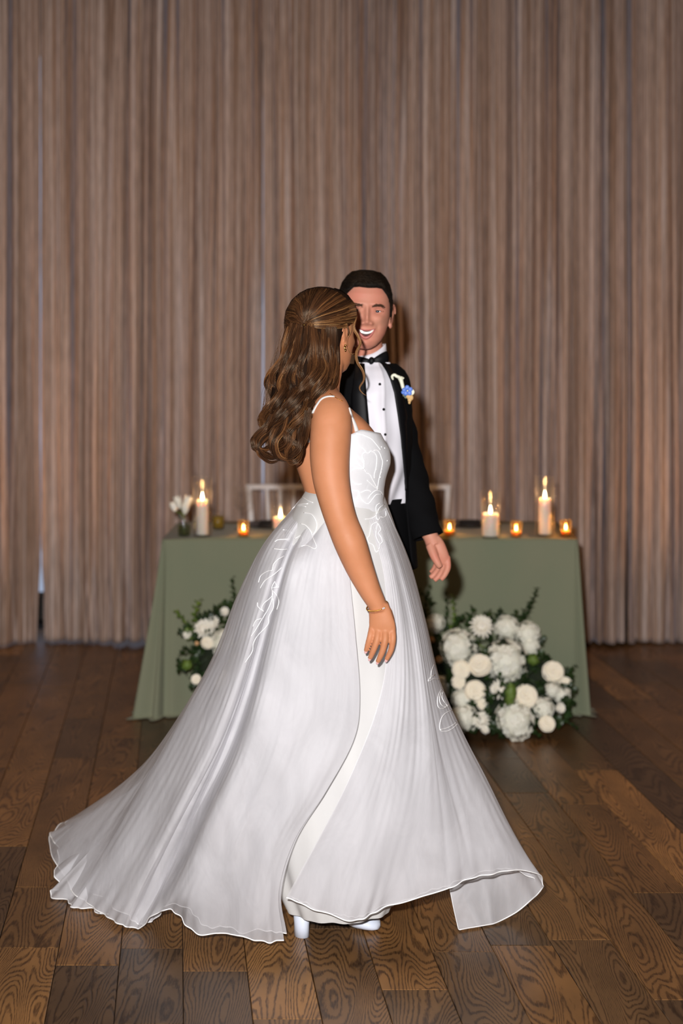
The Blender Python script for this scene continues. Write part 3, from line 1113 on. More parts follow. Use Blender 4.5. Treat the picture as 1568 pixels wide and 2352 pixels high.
def ear_local(side, wide=1.0, fwd=-.004, big=1.0, up=-.014):
    parts = []
    R = rotz(side * -.42) @ roty(-.12)
    def put(c, r):
        v, f = ellipsoid(np.zeros(3), r, 14, 9)
        return v + c, f
    th = np.linspace(-.5, 4.1, 14)
    rim = np.stack([-.004 - .0165 * np.cos(th + .75), np.zeros(14), .0275 * np.sin(th + .75)], 1)
    parts.append(tube(rim, np.linspace(.0042, .0036, 14), 8))
    parts.append(put((0, 0, 0), (.0150, .0030, .026)))
    parts.append(put((.004, 0, -.026), (.0075, .0042, .0085)))
    parts.append(put((.004, side * .002, .004), (.005, .004, .013)))
    v, f = join(*parts)
    return v * big @ R.T + np.array([fwd, side * (.0800 * wide), up]), f


class Pose:
    """head frame: origin between the eyes, forward / left-right / up axes"""
    def __init__(s, origin, yaw, roll=0.0, pitch=0.0, scale=1.0):
        f = np.array([math.cos(yaw), math.sin(yaw), 0])
        r = np.array([math.sin(yaw), -math.cos(yaw), 0])       # the person's right
        u = np.array([0, 0, 1.])
        f2 = f * math.cos(pitch) + u * math.sin(pitch)
        u2 = u * math.cos(pitch) - f * math.sin(pitch)
        r2 = r * math.cos(roll) + u2 * math.sin(roll)
        u3 = u2 * math.cos(roll) - r * math.sin(roll)
        s.M = np.stack([f2, r2, u3], 1) * scale
        s.o = np.asarray(origin, float)

    def __call__(s, vf):
        if isinstance(vf, tuple):
            return np.asarray(vf[0]) @ s.M.T + s.o, vf[1]
        return np.asarray(vf, float) @ s.M.T + s.o


def limb(rows, sides=48):
    """rows of (px, py, Y, radius)"""
    q = cr(np.array([(*P(x, y, Y), r) for x, y, Y, r in rows]), len(rows) * 5)
    return tube(q[:, :3], q[:, 3], sides)


def limb3(pts, sides=16, k=5):
    q = cr(np.array(pts, float), len(pts) * k)
    return tube(q[:, :3], q[:, 3], sides)


def add_tone(o, tones):
    at = o.data.attributes.new('tone', 'FLOAT', 'POINT')
    at.data.foreach_set('value', np.asarray(tones, np.float32))


class Strands:
    def __init__(s):
        s.v, s.f, s.t, s.n = [], [], [], 0

    def add(s, pts, rad, tone, sides=3):
        pts = np.asarray(pts, float)
        m = len(pts)
        r = np.broadcast_to(rad, (m,))
        t, n, b = frames(pts)
        a = np.arange(sides) / sides * 2 * PI
        ring = pts[:, None] + r[:, None, None] * (np.cos(a)[None, :, None] * n[:, None] + np.sin(a)[None, :, None] * b[:, None])
        s.v.append(ring.reshape(-1, 3))
        i = np.arange(m - 1)[:, None] * sides
        j = np.arange(sides)[None]
        k = (j + 1) % sides
        q = np.stack([i + j, i + k, i + sides + k, i + sides + j], -1).reshape(-1, 4) + s.n
        s.f.append(q)
        s.t.append(np.full(m * sides, tone))
        s.n += m * sides

    def lock(s, guide, width, count, npts=22, rad=.0011, tone=(.25, .2), prof=None, twist=1.2, r=rng, flat=.55):
        g = cr(guide, npts)
        t, n, b = frames(g)
        tt = np.linspace(0, 1, npts)
        pr = np.interp(tt, *prof) if prof else np.interp(tt, [0, .2, .75, 1], [.75, 1, .85, .25])
        base = r.normal(tone[0], tone[1] * .6)
        for k in range(count):
            rho = math.sqrt(r.uniform(.05, 1)) * width
            al = r.uniform(0, 2 * PI)
            tw = al + twist * tt + r.normal(0, .25) * tt
            wob = r.normal(0, .06 * width, (3,))[None] * np.sin(tt * PI * r.uniform(1, 3) + r.uniform(0, 6))[:, None]
            p = g + (rho * pr * np.cos(tw))[:, None] * n + (flat * rho * pr * np.sin(tw))[:, None] * b + wob
            end = r.uniform(.9, 1)
            p = cr(p[:max(4, int(npts * end))], npts)
            s.add(p, rad * np.interp(tt, [0, .15, .8, 1], [.7, 1, 1, .25]) * r.uniform(.8, 1.25), float(np.clip(base + r.normal(0, tone[1]), 0, 1)))

    def build(s, name, m, parent):
        v = np.vstack(s.v)
        f = np.vstack(s.f)
        o = obj(name, (v, f.tolist()), m, parent)
        add_tone(o, np.concatenate(s.t))
        return o


def bvh_of(vf):
    return BVHTree.FromPolygons([tuple(p) for p in vf[0]], [tuple(q) for q in vf[1]])


def drop(bvh, px, py, lift=.001):
    """where a stitch or ribbon drawn at this photo pixel lies on a surface"""
    d = Vector(P(px, py, 1.0)) - Vector((0, 0, EYE))
    d.normalize()
    h = bvh.ray_cast(Vector((0, 0, EYE)), d)
    if h[0] is None:
        return None
    return np.array(h[0] - d * lift)


# ================================================================ the bride
BY = 3.86
bride = thing('person', (-.02, BY, 0), 'person in white ball gown turned away, one arm hanging, long wavy half-up hair', 'person')
A = math.radians(30)
bF, bR = np.array([math.cos(A), math.sin(A), 0]), np.array([math.sin(A), -math.cos(A), 0])
TORSO = np.array([  # z, centre x, half width, front, back
    (1.475, -.060, .046, .046, .046), (1.450, -.054, .070, .050, .055), (1.425, -.046, .115, .058, .072), (1.395, -.032, .148, .074, .088), (1.360, -.018, .157, .090, .100), (1.320, -.010, .155, .103, .103),
    (1.280, -.008, .150, .106, .104), (1.240, -.005, .140, .098, .098), (1.200, -.001, .130, .092, .092), (1.160, .002, .126, .090, .088), (1.120, .000, .128, .092, .092), (1.060, -.005, .120, .095, .100), (.960, -.008, .110, .095, .100), (.88, -.008, .100, .09, .09)])


def torso_pt(z, phi, off=0.0):
    z = np.asarray(z, float)
    k = [np.interp(z, TORSO[::-1, 0], TORSO[::-1, i]) for i in range(1, 5)]
    n = 2.3
    c, s = np.cos(phi), np.sin(phi)
    fr = np.where(c > 0, k[2], k[3]) + off
    # two lobes of the bust and the hollow of the spine
    bust = .010 * np.exp(-((z - 1.295) / .045) ** 2) * (np.exp(-((phi - .62) / .42) ** 2) + np.exp(-((phi + .62) / .42) ** 2))
    spine = -.034 * np.exp(-((np.abs(phi) - PI) / .20) ** 2) * np.clip((1.42 - z) / .1, 0, 1)
    blade = .010 * np.exp(-((z - 1.33) / .07) ** 2) * np.exp(-((np.abs(phi) - 2.45) / .3) ** 2)
    a = fr * np.sign(c) * np.abs(c) ** (2 / n)
    b = (k[1] + off) * np.sign(s) * np.abs(s) ** (2 / n)
    ex = bust + spine + blade
    base = np.stack([k[0], np.full_like(z, BY), z], -1)
    return base + (a + ex * c)[..., None] * bF + (b + ex * s)[..., None] * bR


ph = np.linspace(-PI, PI, 72, endpoint=False)
zz = np.linspace(1.475, .88, 40)
core = [loft(np.array([torso_pt(np.full(72, z), ph, -.005) for z in zz]))]
# neck
core.append(limb3([(*P(736, 925, 3.855), .062), (*P(738, 900, 3.85), .050), (*P(744, 865, 3.855), .047), (*P(752, 815, 3.865), .050)], 24))
# shoulders to trapezius
core.append(limb([(740, 900, 3.84, .036), (750, 922, 3.79, .044), (760, 952, 3.725, .053), (759, 1000, 3.70, .055)]))
core.append(limb([(735, 905, 3.88, .040), (722, 921, 3.95, .046), (712, 945, 4.01, .050)]))
parts = [fuse(join(*core), .006, 14)]
# near arm
parts.append(limb([(762, 958, 3.72, .0475), (760, 975, 3.71, .0520), (759, 1000, 3.70, .0535), (757, 1050, 3.685, .0515), (760, 1100, 3.67, .0475), (770, 1150, 3.655, .0430), (784, 1197, 3.64, .0405),
                   (803, 1245, 3.625, .0410), (824, 1300, 3.628, .0360), (846, 1350, 3.627, .0290), (864, 1385, 3.628, .0240), (869, 1400, 3.630, .0235)], 56))
parts.append(ellipsoid(P(774, 1201, 3.643), (.026, .026, .030), 16, 10))
# far arm, held forward towards the groom
parts.append(limb3([(-.085, 4.00, 1.41, .046), (-.075, 4.03, 1.34, .050), (-.05, 4.05, 1.22, .045), (-.02, 4.07, 1.13, .040), (.03, 4.08, 1.05, .036), (.075, 4.09, .99, .024), (.10, 4.10, .96, .026), (.12, 4.11, .91, .022), (.125, 4.11, .87, .012)], 16))
# near hand: flattened palm, four separate fingers and the thumb behind
HYW = 3.630


def palm(rows, sides=22, thick=.30):
    rings = []
    a = np.arange(sides) / sides * 2 * PI
    for (x0, y0, x1, y1, Y, th) in rows:
        p, q = P(x0, y0, Y + .006), P(x1, y1, Y - .004)
        c, h = (p + q) / 2, (q - p) / 2
        nrm = np.array([0, -1., 0])
        rings.append(c + np.cos(a)[:, None] * h + np.sin(a)[:, None] * nrm * th)
    return loft(cr(rings, len(rings) * 4))


parts.append(palm([(845, 1388, 891, 1384, HYW, .0200), (846, 1402, 896, 1396, HYW, .0180), (847, 1418, 901, 1412, HYW - .002, .0165), (847, 1434, 907, 1430, HYW - .004, .0150), (848, 1448, 909, 1446, HYW - .004, .0125), (853, 1458, 905, 1458, HYW - .002, .0085)]))
FING = [[(855, 1440, .0082), (850, 1461, .0076), (845, 1479, .0070), (840, 1496, .0055)],
        [(869, 1442, .0084), (866, 1468, .0079), (858, 1492, .0073), (849, 1513, .0057)],
        [(884, 1442, .0086), (884, 1470, .0081), (877, 1498, .0075), (867, 1521, .0058)],
        [(900, 1442, .0084), (902, 1466, .0079), (898, 1492, .0072), (887, 1516, .0056)]]
fy = [(HYW + .004, HYW - .010, HYW - .008, HYW - .002), (HYW - .002, HYW - .016, HYW - .014, HYW - .006), (HYW - .004, HYW - .019, HYW - .017, HYW - .008), (HYW - .002, HYW - .015, HYW - .013, HYW - .005)]
nails = []
for fi, yy in zip(FING, fy):
    rows = [(x, y, Y, r * 1.10) for (x, y, r), Y in zip(fi, yy)]
    parts.append(limb(rows, 12))
    nails.append((rows[-1], rows[-2]))
parts.append(limb([(888, 1402, HYW + .014, .0125), (896, 1424, HYW + .030, .0115), (899, 1448, HYW + .038, .0095), (893, 1468, HYW + .040, .0075)], 12))
# legs under the gown
for sx, fx, fy_ in ((-.075, -.075, 3.875), (.065, .055, 3.93)):
    parts.append(limb3([(sx * .9, BY, .93, .088), (sx, BY + .01, .75, .076), (sx, BY + .01, .52, .056), (sx, BY + .01, .36, .052), (fx, fy_ + .01, .16, .033), (fx, fy_ + .01, .10, .031)], 16, 4))
head_b = Pose(P(744, 766, 3.868), math.radians(43), 0.02, -.05, .955)
parts.append(head_b(head_local(110, 90, .98)))
parts.append(head_b(ear_local(1, 1.0, .008, 1.10, -.003)))
parts.append(head_b(ear_local(-1, .98)))
body_vf = fuse(join(*parts), .0023, 5)
bb = obj('body', body_vf, M_SKB, bride)
body_bvh = bvh_of(body_vf)
for tip, prev in nails:
    p0, p1 = P(*tip[:3]), P(*prev[:3])
    d = (p0 - p1) / np.linalg.norm(p0 - p1)
    R = np.stack([np.cross(d, [0, -1, 0]), [0, -1., 0], d], 1)
    obj('fingernail', ellipsoid(p0 - d * .001 + np.array([0, -tip[3] * .55, 0]), (.0044, .0022, .0078), 12, 8, R), M_NAIL, bb)

# ---- gown
def fabric(name, base, base2, alpha, rough=.55, bumpscale=(60, 60, 60), bs=.15):
    m, nt, b, out = newmat(name)
    n = node(nt, 'ShaderNodeTexNoise', Vector=mapped(nt, (5, 5, 3)), Scale=1.0, Detail=5.0, Distortion=1.2)
    nt.links.new(ramp(nt, n.outputs[0], [(.3, base), (.7, base2)]), b.inputs['Base Color'])
    b.inputs['Roughness'].default_value = rough
    b.inputs['Specular IOR Level'].default_value = .3
    b.inputs['Sheen Weight'].default_value = .08
    f = node(nt, 'ShaderNodeTexNoise', Vector=mapped(nt, bumpscale), Scale=1.0, Detail=3.0, Distortion=.8)
    bp = node(nt, 'ShaderNodeBump', Height=f.outputs[0], Strength=bs, Distance=.003)
    nt.links.new(bp.outputs[0], b.inputs['Normal'])
    if alpha < 1:
        tr = node(nt, 'ShaderNodeBsdfTransparent', Color=(1, 1, 1, 1))
        tl = node(nt, 'ShaderNodeBsdfTranslucent', Color=base)
        m1 = nt.nodes.new('ShaderNodeMixShader')
        m1.inputs[0].default_value = .25
        nt.links.new(b.outputs[0], m1.inputs[1])
        nt.links.new(tl.outputs[0], m1.inputs[2])
        mx = nt.nodes.new('ShaderNodeMixShader')
        wv = node(nt, 'ShaderNodeTexNoise', Vector=mapped(nt, (9, 9, 4)), Scale=1.0, Detail=3.0, Distortion=2.0)
        mr = node(nt, 'ShaderNodeMapRange', Value=wv.outputs[0])
        mr.inputs[1].default_value = .3; mr.inputs[2].default_value = .7
        mr.inputs[3].default_value = alpha - .10; mr.inputs[4].default_value = alpha + .10
        nt.links.new(mr.outputs[0], mx.inputs[0])
        nt.links.new(tr.outputs[0], mx.inputs[1])
        nt.links.new(m1.outputs[0], mx.inputs[2])
        nt.links.new(mx.outputs[0], out.inputs[0])
    return m


M_SATIN = fabric('ivory_satin', rgb(206, 205, 203), rgb(201, 200, 199), 1, .45, (20, 20, 8), .10)
M_ORG = fabric('organza', rgb(226, 225, 229), rgb(242, 241, 245), .64, .5, (34, 34, 8), .40)
M_THREAD = mat('white_cord', rgb(252, 252, 252), .5)
M_BOD = fabric('bodice_fabric', rgb(208, 208, 211), rgb(217, 217, 220), 1, .55, (40, 40, 40), .25)

nb = 120
pb = np.linspace(-PI, PI, nb)
apb = np.abs(pb)
ztop_far = np.interp(apb, [0, .8, 1.25, 1.7, 2.0, 3.15], [1.352, 1.368, 1.36, 1.24, 1.17, 1.15])
ztop = np.interp(apb, [0, .35, .8, 1.25, 1.6, 1.95, 2.25, 2.5, 2.75, 3.15], [1.350, 1.356, 1.362, 1.368, 1.376, 1.362, 1.290, 1.215, 1.180, 1.160])
ztop = np.where(pb < 0, ztop_far, ztop)
rows = []
for t in np.linspace(0, 1, 34):
    z = 1.135 + (ztop - 1.135) * t
    rip = .0012 * np.sin(z * 190 + 3 * np.cos(pb * 2)) * np.clip((1.22 - z) / .05, 0, 1)
    rows.append(torso_pt(z, pb, .0065) + (rip * np.cos(pb))[:, None] * bF + (rip * np.sin(pb))[:, None] * bR)
bod_vf = grid(rows)
gown = obj('gown', bod_vf, M_BOD, bride)
gown['label'] = 'white embroidered bodice with flowing organza skirt'
so = gown.modifiers.new('t', 'SOLIDIFY'); so.thickness = .0014; so.offset = 0


bod_bvh = bvh_of(bod_vf)


def panel(mers, nu, nv, seed, amp=.010, nfold=9, hem_amp=.0, zmin=.006, waist=True):
    """a cloth panel hung on meridians of (px, py, Y) from waist to hem"""
    ms = []
    for m in mers:
        m = [tuple(q) for q in m]
        if m[0][2] < 3.9 and waist:
            for off_ in (0, 3, 6, 9):
                h = drop(bod_bvh, m[0][0] + (off_ if m[0][0] < 784 else -off_), m[0][1] + 4, .005)
                if h is not None:
                    m[0] = (m[0][0], m[0][1], float(h[1]) - .002)
                    break
        ms.append(cr(np.array([P(*q) for q in m]), nv))
    g = cr(np.array(ms), nu)                       # nu x nv x 3
    g = np.transpose(g, (1, 0, 2))                 # nv x nu x 3
    du = np.gradient(g, axis=1); dv = np.gradient(g, axis=0)
    n = np.cross(du, dv); n /= np.linalg.norm(n, axis=2)[..., None] + 1e-9
    r = np.random.default_rng(seed)
    u = np.linspace(0, 1, nu)[None]; v = np.linspace(0, 1, nv)[:, None]
    d = np.zeros((nv, nu))
    for k in range(7):
        fr = nfold * r.uniform(.45, 1.7)
        ph_ = r.uniform(0, 7)
        d += r.uniform(.4, 1) * np.sin(2 * PI * fr * (u + .035 * np.sin(2 * PI * (v * r.uniform(.3, .9) + r.random()))) + ph_) * v ** r.uniform(.35, 1.1)
    d *= amp / 2.2
    # a few knife-sharp creases
    for k in range(4):
        u0 = r.uniform(.05, .95); wd = r.uniform(.010, .03)
        d += amp * .7 * np.exp(-np.abs(u - u0 - .06 * (v - .5) * r.uniform(-1, 1)) / wd) * np.clip(v * 1.5, 0, 1)
    if hem_amp:
        d += hem_amp * (.6 * np.sin(2 * PI * (nfold * 1.6) * (u + .03 * np.sin(9 * u)) + r.uniform(0, 6)) + .5 * np.sin(2 * PI * nfold * 3.7 * (u + .02 * np.sin(23 * u)) + 1)) * np.clip((v - .8) / .2, 0, 1) ** 2
    for k in range(4):
        fr = nfold * r.uniform(5, 9)
        d += .00028 * np.sin(2 * PI * fr * (u + .02 * np.sin(2 * PI * (v * r.uniform(.5, 1.2) + r.random()))) + r.uniform(0, 7)) * (.3 + .7 * np.sin(PI * np.clip(v * r.uniform(.8, 1.3) + r.uniform(-.1, .1), 0, 1)) ** 2)
    edge = np.clip(np.minimum(u, 1 - u) / .03, 0, 1)
    g = g + n * (d * edge)[..., None]
    g[..., 2] = np.maximum(g[..., 2], zmin)
    return g


A_M = [[(800, 1200, 3.72), (800, 1290, 3.68), (815, 1450, 3.665), (826, 1600, 3.66), (812, 1700, 3.66), (747, 1820, 3.66), (676, 1930, 3.66), (640, 2050, 3.67), (652, 2160, 3.70)],
       [(772, 1183, 3.72), (750, 1300, 3.67), (745, 1450, 3.655), (735, 1600, 3.65), (705, 1720, 3.65), (650, 1840, 3.65), (600, 1950, 3.66), (572, 2060, 3.68), (562, 2153, 3.71)],
       [(750, 1168, 3.73), (710, 1290, 3.68), (680, 1440, 3.66), (650, 1600, 3.66), (615, 1730, 3.66), (560, 1860, 3.67), (510, 1970, 3.69), (475, 2065, 3.71), (470, 2142, 3.74)],
       [(732, 1160, 3.75), (675, 1280, 3.70), (635, 1430, 3.68), (595, 1590, 3.68), (550, 1730, 3.69), (490, 1860, 3.70), (440, 1970, 3.73), (400, 2050, 3.76), (378, 2092, 3.80)],
       [(725, 1156, 3.78), (664, 1270, 3.76), (617, 1420, 3.76), (572, 1580, 3.78), (522, 1720, 3.80), (457, 1850, 3.84), (402, 1960, 3.88), (355, 2050, 3.90), (322, 2134, 3.88)],
       [(715, 1153, 3.78), (645, 1262, 3.74), (595, 1400, 3.73), (545, 1560, 3.74), (490, 1700, 3.76), (420, 1840, 3.79), (360, 1960, 3.83), (310, 2060, 3.86), (276, 2124, 3.88)],
       [(703, 1149, 3.82), (622, 1240, 3.80), (570, 1360, 3.81), (520, 1510, 3.83), (455, 1650, 3.85), (385, 1790, 3.89), (310, 1920, 3.93), (250, 2020, 3.97), (212, 2080, 4.0)],
       [(693, 1147, 3.86), (606, 1253, 3.90), (550, 1370, 3.93), (499, 1505, 3.96), (430, 1625, 4.0), (358, 1745, 4.04), (270, 1880, 4.08), (200, 1985, 4.1), (165, 2035, 4.12)],
       [(690, 1148, 3.92), (612, 1262, 3.98), (556, 1382, 4.05), (504, 1515, 4.12), (436, 1640, 4.18), (350, 1752, 4.25), (265, 1815, 4.33), (180, 1866, 4.4), (118, 1903, 4.45)],
       [(720, 1150, 3.97), (690, 1300, 4.10), (660, 1450, 4.20), (620, 1600, 4.30), (580, 1740, 4.40), (520, 1830, 4.5), (460, 1860, 4.58), (400, 1876, 4.65), (350, 1885, 4.70)],
       [(790, 1150, 3.98), (790, 1300, 4.05), (785, 1450, 4.1), (780, 1600, 4.12), (770, 1750, 4.13), (760, 1850, 4.14), (750, 1930, 4.14), (745, 1990, 4.14), (740, 2025, 4.12)]]
B_M = [[(846, 1190, 3.745), (878, 1300, 3.70), (889, 1420, 3.68), (885, 1540, 3.67), (862, 1640, 3.665), (826, 1735, 3.66), (776, 1842, 3.66), (712, 1960, 3.67), (657, 2062, 3.68)],
       [(858, 1186, 3.775), (890, 1300, 3.70), (905, 1420, 3.68), (904, 1540, 3.67), (892, 1650, 3.66), (868, 1760, 3.655), (826, 1880, 3.66), (772, 2000, 3.67), (738, 2096, 3.68)],
       [(864, 1182, 3.78), (900, 1300, 3.71), (921, 1430, 3.69), (926, 1560, 3.68), (918, 1680, 3.67), (900, 1790, 3.67), (876, 1900, 3.67), (845, 2010, 3.68), (815, 2110, 3.69)],
       [(870, 1178, 3.79), (910, 1300, 3.73), (940, 1440, 3.71), (956, 1580, 3.70), (958, 1700, 3.69), (950, 1810, 3.68), (935, 1910, 3.68), (915, 2005, 3.69), (895, 2083, 3.70)],
       [(876, 1174, 3.80), (919, 1296, 3.75), (955, 1440, 3.73), (977, 1580, 3.72), (992, 1700, 3.71), (1004, 1810, 3.71), (1014, 1900, 3.71), (1020, 1980, 3.71), (1024, 2043, 3.72)],
       [(881, 1170, 3.82), (928, 1292, 3.79), (967, 1435, 3.77), (993, 1570, 3.76), (1022, 1690, 3.76), (1055, 1800, 3.76), (1085, 1890, 3.76), (1105, 1960, 3.76), (1115, 2011, 3.77)],
       [(885, 1167, 3.85), (935, 1290, 3.83), (974, 1430, 3.82), (1004, 1565, 3.82), (1050, 1685, 3.82), (1100, 1795, 3.82), (1145, 1890, 3.82), (1180, 1955, 3.82), (1200, 1999, 3.83)],
       [(887, 1165, 3.89), (940, 1290, 3.88), (978, 1428, 3.88), (1010, 1560, 3.88), (1066, 1685, 3.88), (1120, 1790, 3.88), (1172, 1895, 3.88), (1215, 1975, 3.88), (1250, 2030, 3.89)],
       [(885, 1167, 3.94), (936, 1296, 3.97), (972, 1440, 3.99), (1008, 1590, 4.0), (1052, 1720, 4.0), (1100, 1840, 3.99), (1140, 1940, 3.97), (1165, 2030, 3.95), (1172, 2104, 3.93)],
       [(872, 1168, 3.97), (905, 1300, 4.01), (935, 1450, 4.03), (962, 1600, 4.03), (985, 1740, 4.02), (1005, 1870, 3.98), (1022, 1980, 3.94), (1038, 2070, 3.90), (1055, 2146, 3.87)]]
C_top = [(704, 1156, 3.87), (608, 1290, 3.93), (535, 1480, 4.0)]
C_M = []
for k, (ex, ey, eY) in enumerate([(250, 2100, 3.97), (222, 2098, 3.99), (195, 2092, 4.02), (155, 2081, 4.06), (121, 2066, 4.10), (134, 2030, 4.15), (124, 1995, 4.20), (139, 1955, 4.28), (121, 1908, 4.43), (240, 1880, 4.6)]):
    f_ = k / 9
    m1 = (430 - 20 * f_, 1680, 4.05 + .1 * f_); m2 = (345 - 20 * f_, 1850 - 60 * f_, 4.05 + .16 * f_)
    C_M.append(C_top + [m1, m2, ((m2[0] + ex) / 2, (m2[1] + ey) / 2, (m2[2] + eY) / 2), (ex, ey, eY)])
panels = []
for nm, mers, nu, nv, sd, amp, nf, ha in (('overskirt_panel', A_M, 300, 110, 3, .0085, 6, .006), ('overskirt_panel', B_M, 240, 110, 8, .0060, 4, .006), ('train_layer', C_M, 140, 70, 5, .010, 4, .008)):
    g = panel(mers, nu, nv, sd, amp, nf, ha)
    vf = grid(g)
    panels.append(vf)
    p_ = obj(nm, vf, M_ORG, gown)
    hem = tube(g[-1], .0017, 5)
    e0, e1 = tube(g[10:, 0], .0006, 5), tube(g[10:, -1], .0010, 5)
    if nm == 'train_layer':
        obj('hem_trim', hem, M_THREAD, gown)
    else:
        obj('hem_trim', (join(hem, e1) if mers is B_M else hem), M_THREAD, gown)
# a second, slightly shorter lining layer under each panel
for k, (mers, nu, nv, sd) in enumerate(((A_M[:9], 200, 80, 13), (B_M[:8], 160, 80, 18))):
    m2 = []
    for m in mers:
        mm = [list(q) for q in m]
        for i, q in enumerate(mm):
            cxp = 790
            q[0] = q[0] + (cxp - q[0]) * .045 * i / 8
            q[2] = q[2] + .022 * (1 if q[2] < 3.9 else .4)
        mm[-1][1] -= 16 if k == 0 else 4
        m2.append(mm)
    g = panel(m2, nu, nv, sd, .007, 6, .006, waist=False)
    obj('lining_layer', grid(g), M_ORG, gown)
    obj('hem_trim', tube(g[-1], .0014, 5), M_THREAD, gown)
# opaque inner skirt
IN = [(1138, 702, 880, 3.745, .115), (1150, 695, 882, 3.735, .125), (1200, 668, 898, 3.712, .155), (1300, 640, 928, 3.71, .185), (1400, 618, 950, 3.72, .19), (1500, 595, 966, 3.725, .20), (1620, 575, 985, 3.72, .20), (1760, 560, 998, 3.72, .20), (1900, 575, 985, 3.72, .19), (2000, 603, 950, 3.73, .17), (2080, 634, 920, 3.74, .15), (2122, 655, 901, 3.75, .13)]
rows = []
na = 140
aa = np.linspace(0, 2 * PI, na, endpoint=False)
inn = cr(np.array(IN, float), 70)
for i, (py, l, r_, Yn, hd) in enumerate(inn):
    Yc_ = Yn + hd
    v = i / 69
    c, h = P((l + r_) / 2, py, Yc_), (r_ - l) / 2 * Yc_ / FPX
    rip = 1 + .030 * v * np.sin(aa * 9 + 1) + .02 * v * np.sin(aa * 17 + 2 * v)
    rows.append(np.stack([c[0] + h * np.cos(aa) * rip, Yc_ + hd * np.sin(aa) * rip, np.full(na, EYE - (py - HY) * Yn / FPX)], 1))
inner_vf = grid(rows, closed_u=True)
obj('inner_skirt', inner_vf, M_SATIN, gown)

# ---- embroidery: raised white cord drawn on the fabric
C1 = lambda pts: [(500 + x / 4.3556, 1120 + y / 4.3556) for x, y in pts]
C2 = lambda pts: [(760 + x / 6.92, 960 + y / 6.92) for x, y in pts]
C4 = lambda pts: [(940 + x / 3.409, 1060 + y / 3.409) for x, y in pts]
skirt_lines = [C1(q) for q in (
    [(860, 250), (940, 270), (985, 350), (980, 420), (950, 470)], [(830, 360), (880, 380), (930, 440), (950, 500), (980, 570), (985, 600), (960, 610), (920, 590), (880, 575), (835, 585), (825, 560), (850, 530), (830, 480), (770, 510)],
    [(650, 420), (700, 430), (750, 460)], [(570, 540), (610, 520), (730, 515)], [(555, 610), (640, 620), (700, 615)], [(670, 680), (600, 720), (555, 770), (545, 825), (500, 835), (430, 880), (405, 950)],
    [(640, 800), (560, 870), (470, 930), (420, 1010)], [(570, 940), (540, 1000), (545, 1080), (460, 1160), (440, 1210), (460, 1240), (400, 1190), (395, 1150)], [(570, 940), (590, 990), (540, 1005), (610, 995)],
    [(545, 1030), (590, 1080), (610, 1140), (590, 1220)], [(545, 1030), (540, 1120), (500, 1220), (440, 1320), (380, 1420), (330, 1490)], [(550, 1110), (555, 1200), (510, 1290), (500, 1370), (400, 1480), (355, 1560), (345, 1640), (270, 1755)],
    [(440, 1310), (380, 1330), (350, 1390)], [(700, 230), (740, 200), (800, 170), (900, 160)], [(720, 240), (770, 190), (830, 180), (880, 190)], [(780, 150), (840, 100), (900, 130), (950, 150)])]
C4L = [C4(q) for q in (
    [(165, 1700), (175, 1630), (210, 1575), (240, 1640), (165, 1690), (150, 1720), (200, 1700), (265, 1720)], [(285, 1755), (240, 1800), (220, 1860), (225, 1920), (260, 1935), (300, 1910), (340, 1890)],
    [(280, 1765), (255, 1830), (265, 1870), (300, 1920)], [(250, 1800), (235, 1860), (250, 1905), (290, 1925)], [(295, 1770), (310, 1820), (335, 1860)], [(370, 1945), (300, 1960), (250, 2010), (240, 2100), (300, 2110), (370, 2060), (395, 2000), (375, 1945)], [(240, 2100), (310, 2080), (385, 2030)])]
bod_lines = [C2(q) for q in (
    [(380, 370), (430, 440), (490, 460), (550, 520), (550, 550), (500, 580), (510, 640), (530, 700), (525, 800)], [(550, 540), (600, 560), (640, 525), (700, 560), (730, 640), (715, 800), (690, 890), (690, 960)],
    [(680, 520), (740, 515), (780, 570), (800, 630), (820, 700), (805, 800), (770, 940), (740, 1100)], [(400, 240), (520, 270), (640, 330), (720, 420), (790, 510)], [(310, 560), (400, 610), (480, 650), (520, 720)],
    [(310, 670), (400, 710), (500, 780), (560, 860)], [(310, 740), (400, 790), (520, 810)], [(320, 850), (400, 810), (500, 810)], [(560, 870), (620, 900), (650, 960), (700, 1050), (750, 1140)], [(575, 990), (650, 1060), (750, 1140)],
    [(800, 850), (760, 980), (740, 1110)], [(320, 990), (370, 1040), (430, 1060), (490, 1050)], [(340, 1160), (430, 1160), (470, 1190), (540, 1160), (600, 1150), (640, 1180)], [(590, 1280), (640, 1210), (720, 1150), (790, 1170), (830, 1230)],
    [(440, 1180), (430, 1270), (370, 1330)], [(450, 1200), (500, 1310), (590, 1365), (660, 1290), (720, 1220), (800, 1215)], [(850, 1370), (770, 1430), (720, 1540), (660, 1590), (540, 1610)], [(780, 1350), (720, 1400), (720, 1500), (720, 1580)],
    [(870, 1480), (870, 1560), (820, 1580), (790, 1570), (750, 1620), (720, 1580)],
    [(740, 1650), (660, 1690), (630, 1760), (610, 1870), (580, 1910), (600, 1980), (670, 2020), (720, 2135), (770, 2060), (775, 2010), (815, 1970), (800, 1900), (755, 1830), (790, 1770), (750, 1680)], [(745, 1660), (715, 1800), (720, 1900), (770, 2000)])]
all_bvh = bvh_of(join(bod_vf, panels[0], panels[1], inner_vf))


def stitch(lines, r, parent, name):
    tubes = []
    for ln in lines:
        q = cr(np.array(ln), len(ln) * 7)
        pts = [drop(all_bvh, x, y, .0016) for x, y in q]
        run = []
        for p in pts + [None]:
            if p is not None and (not run or np.linalg.norm(p - run[-1]) < .02):
                run.append(p)
            else:
                if len(run) > 4:
                    obj(name, tube(np.array(run), r, 5), M_THREAD, parent)
                run = [p] if p is not None else []


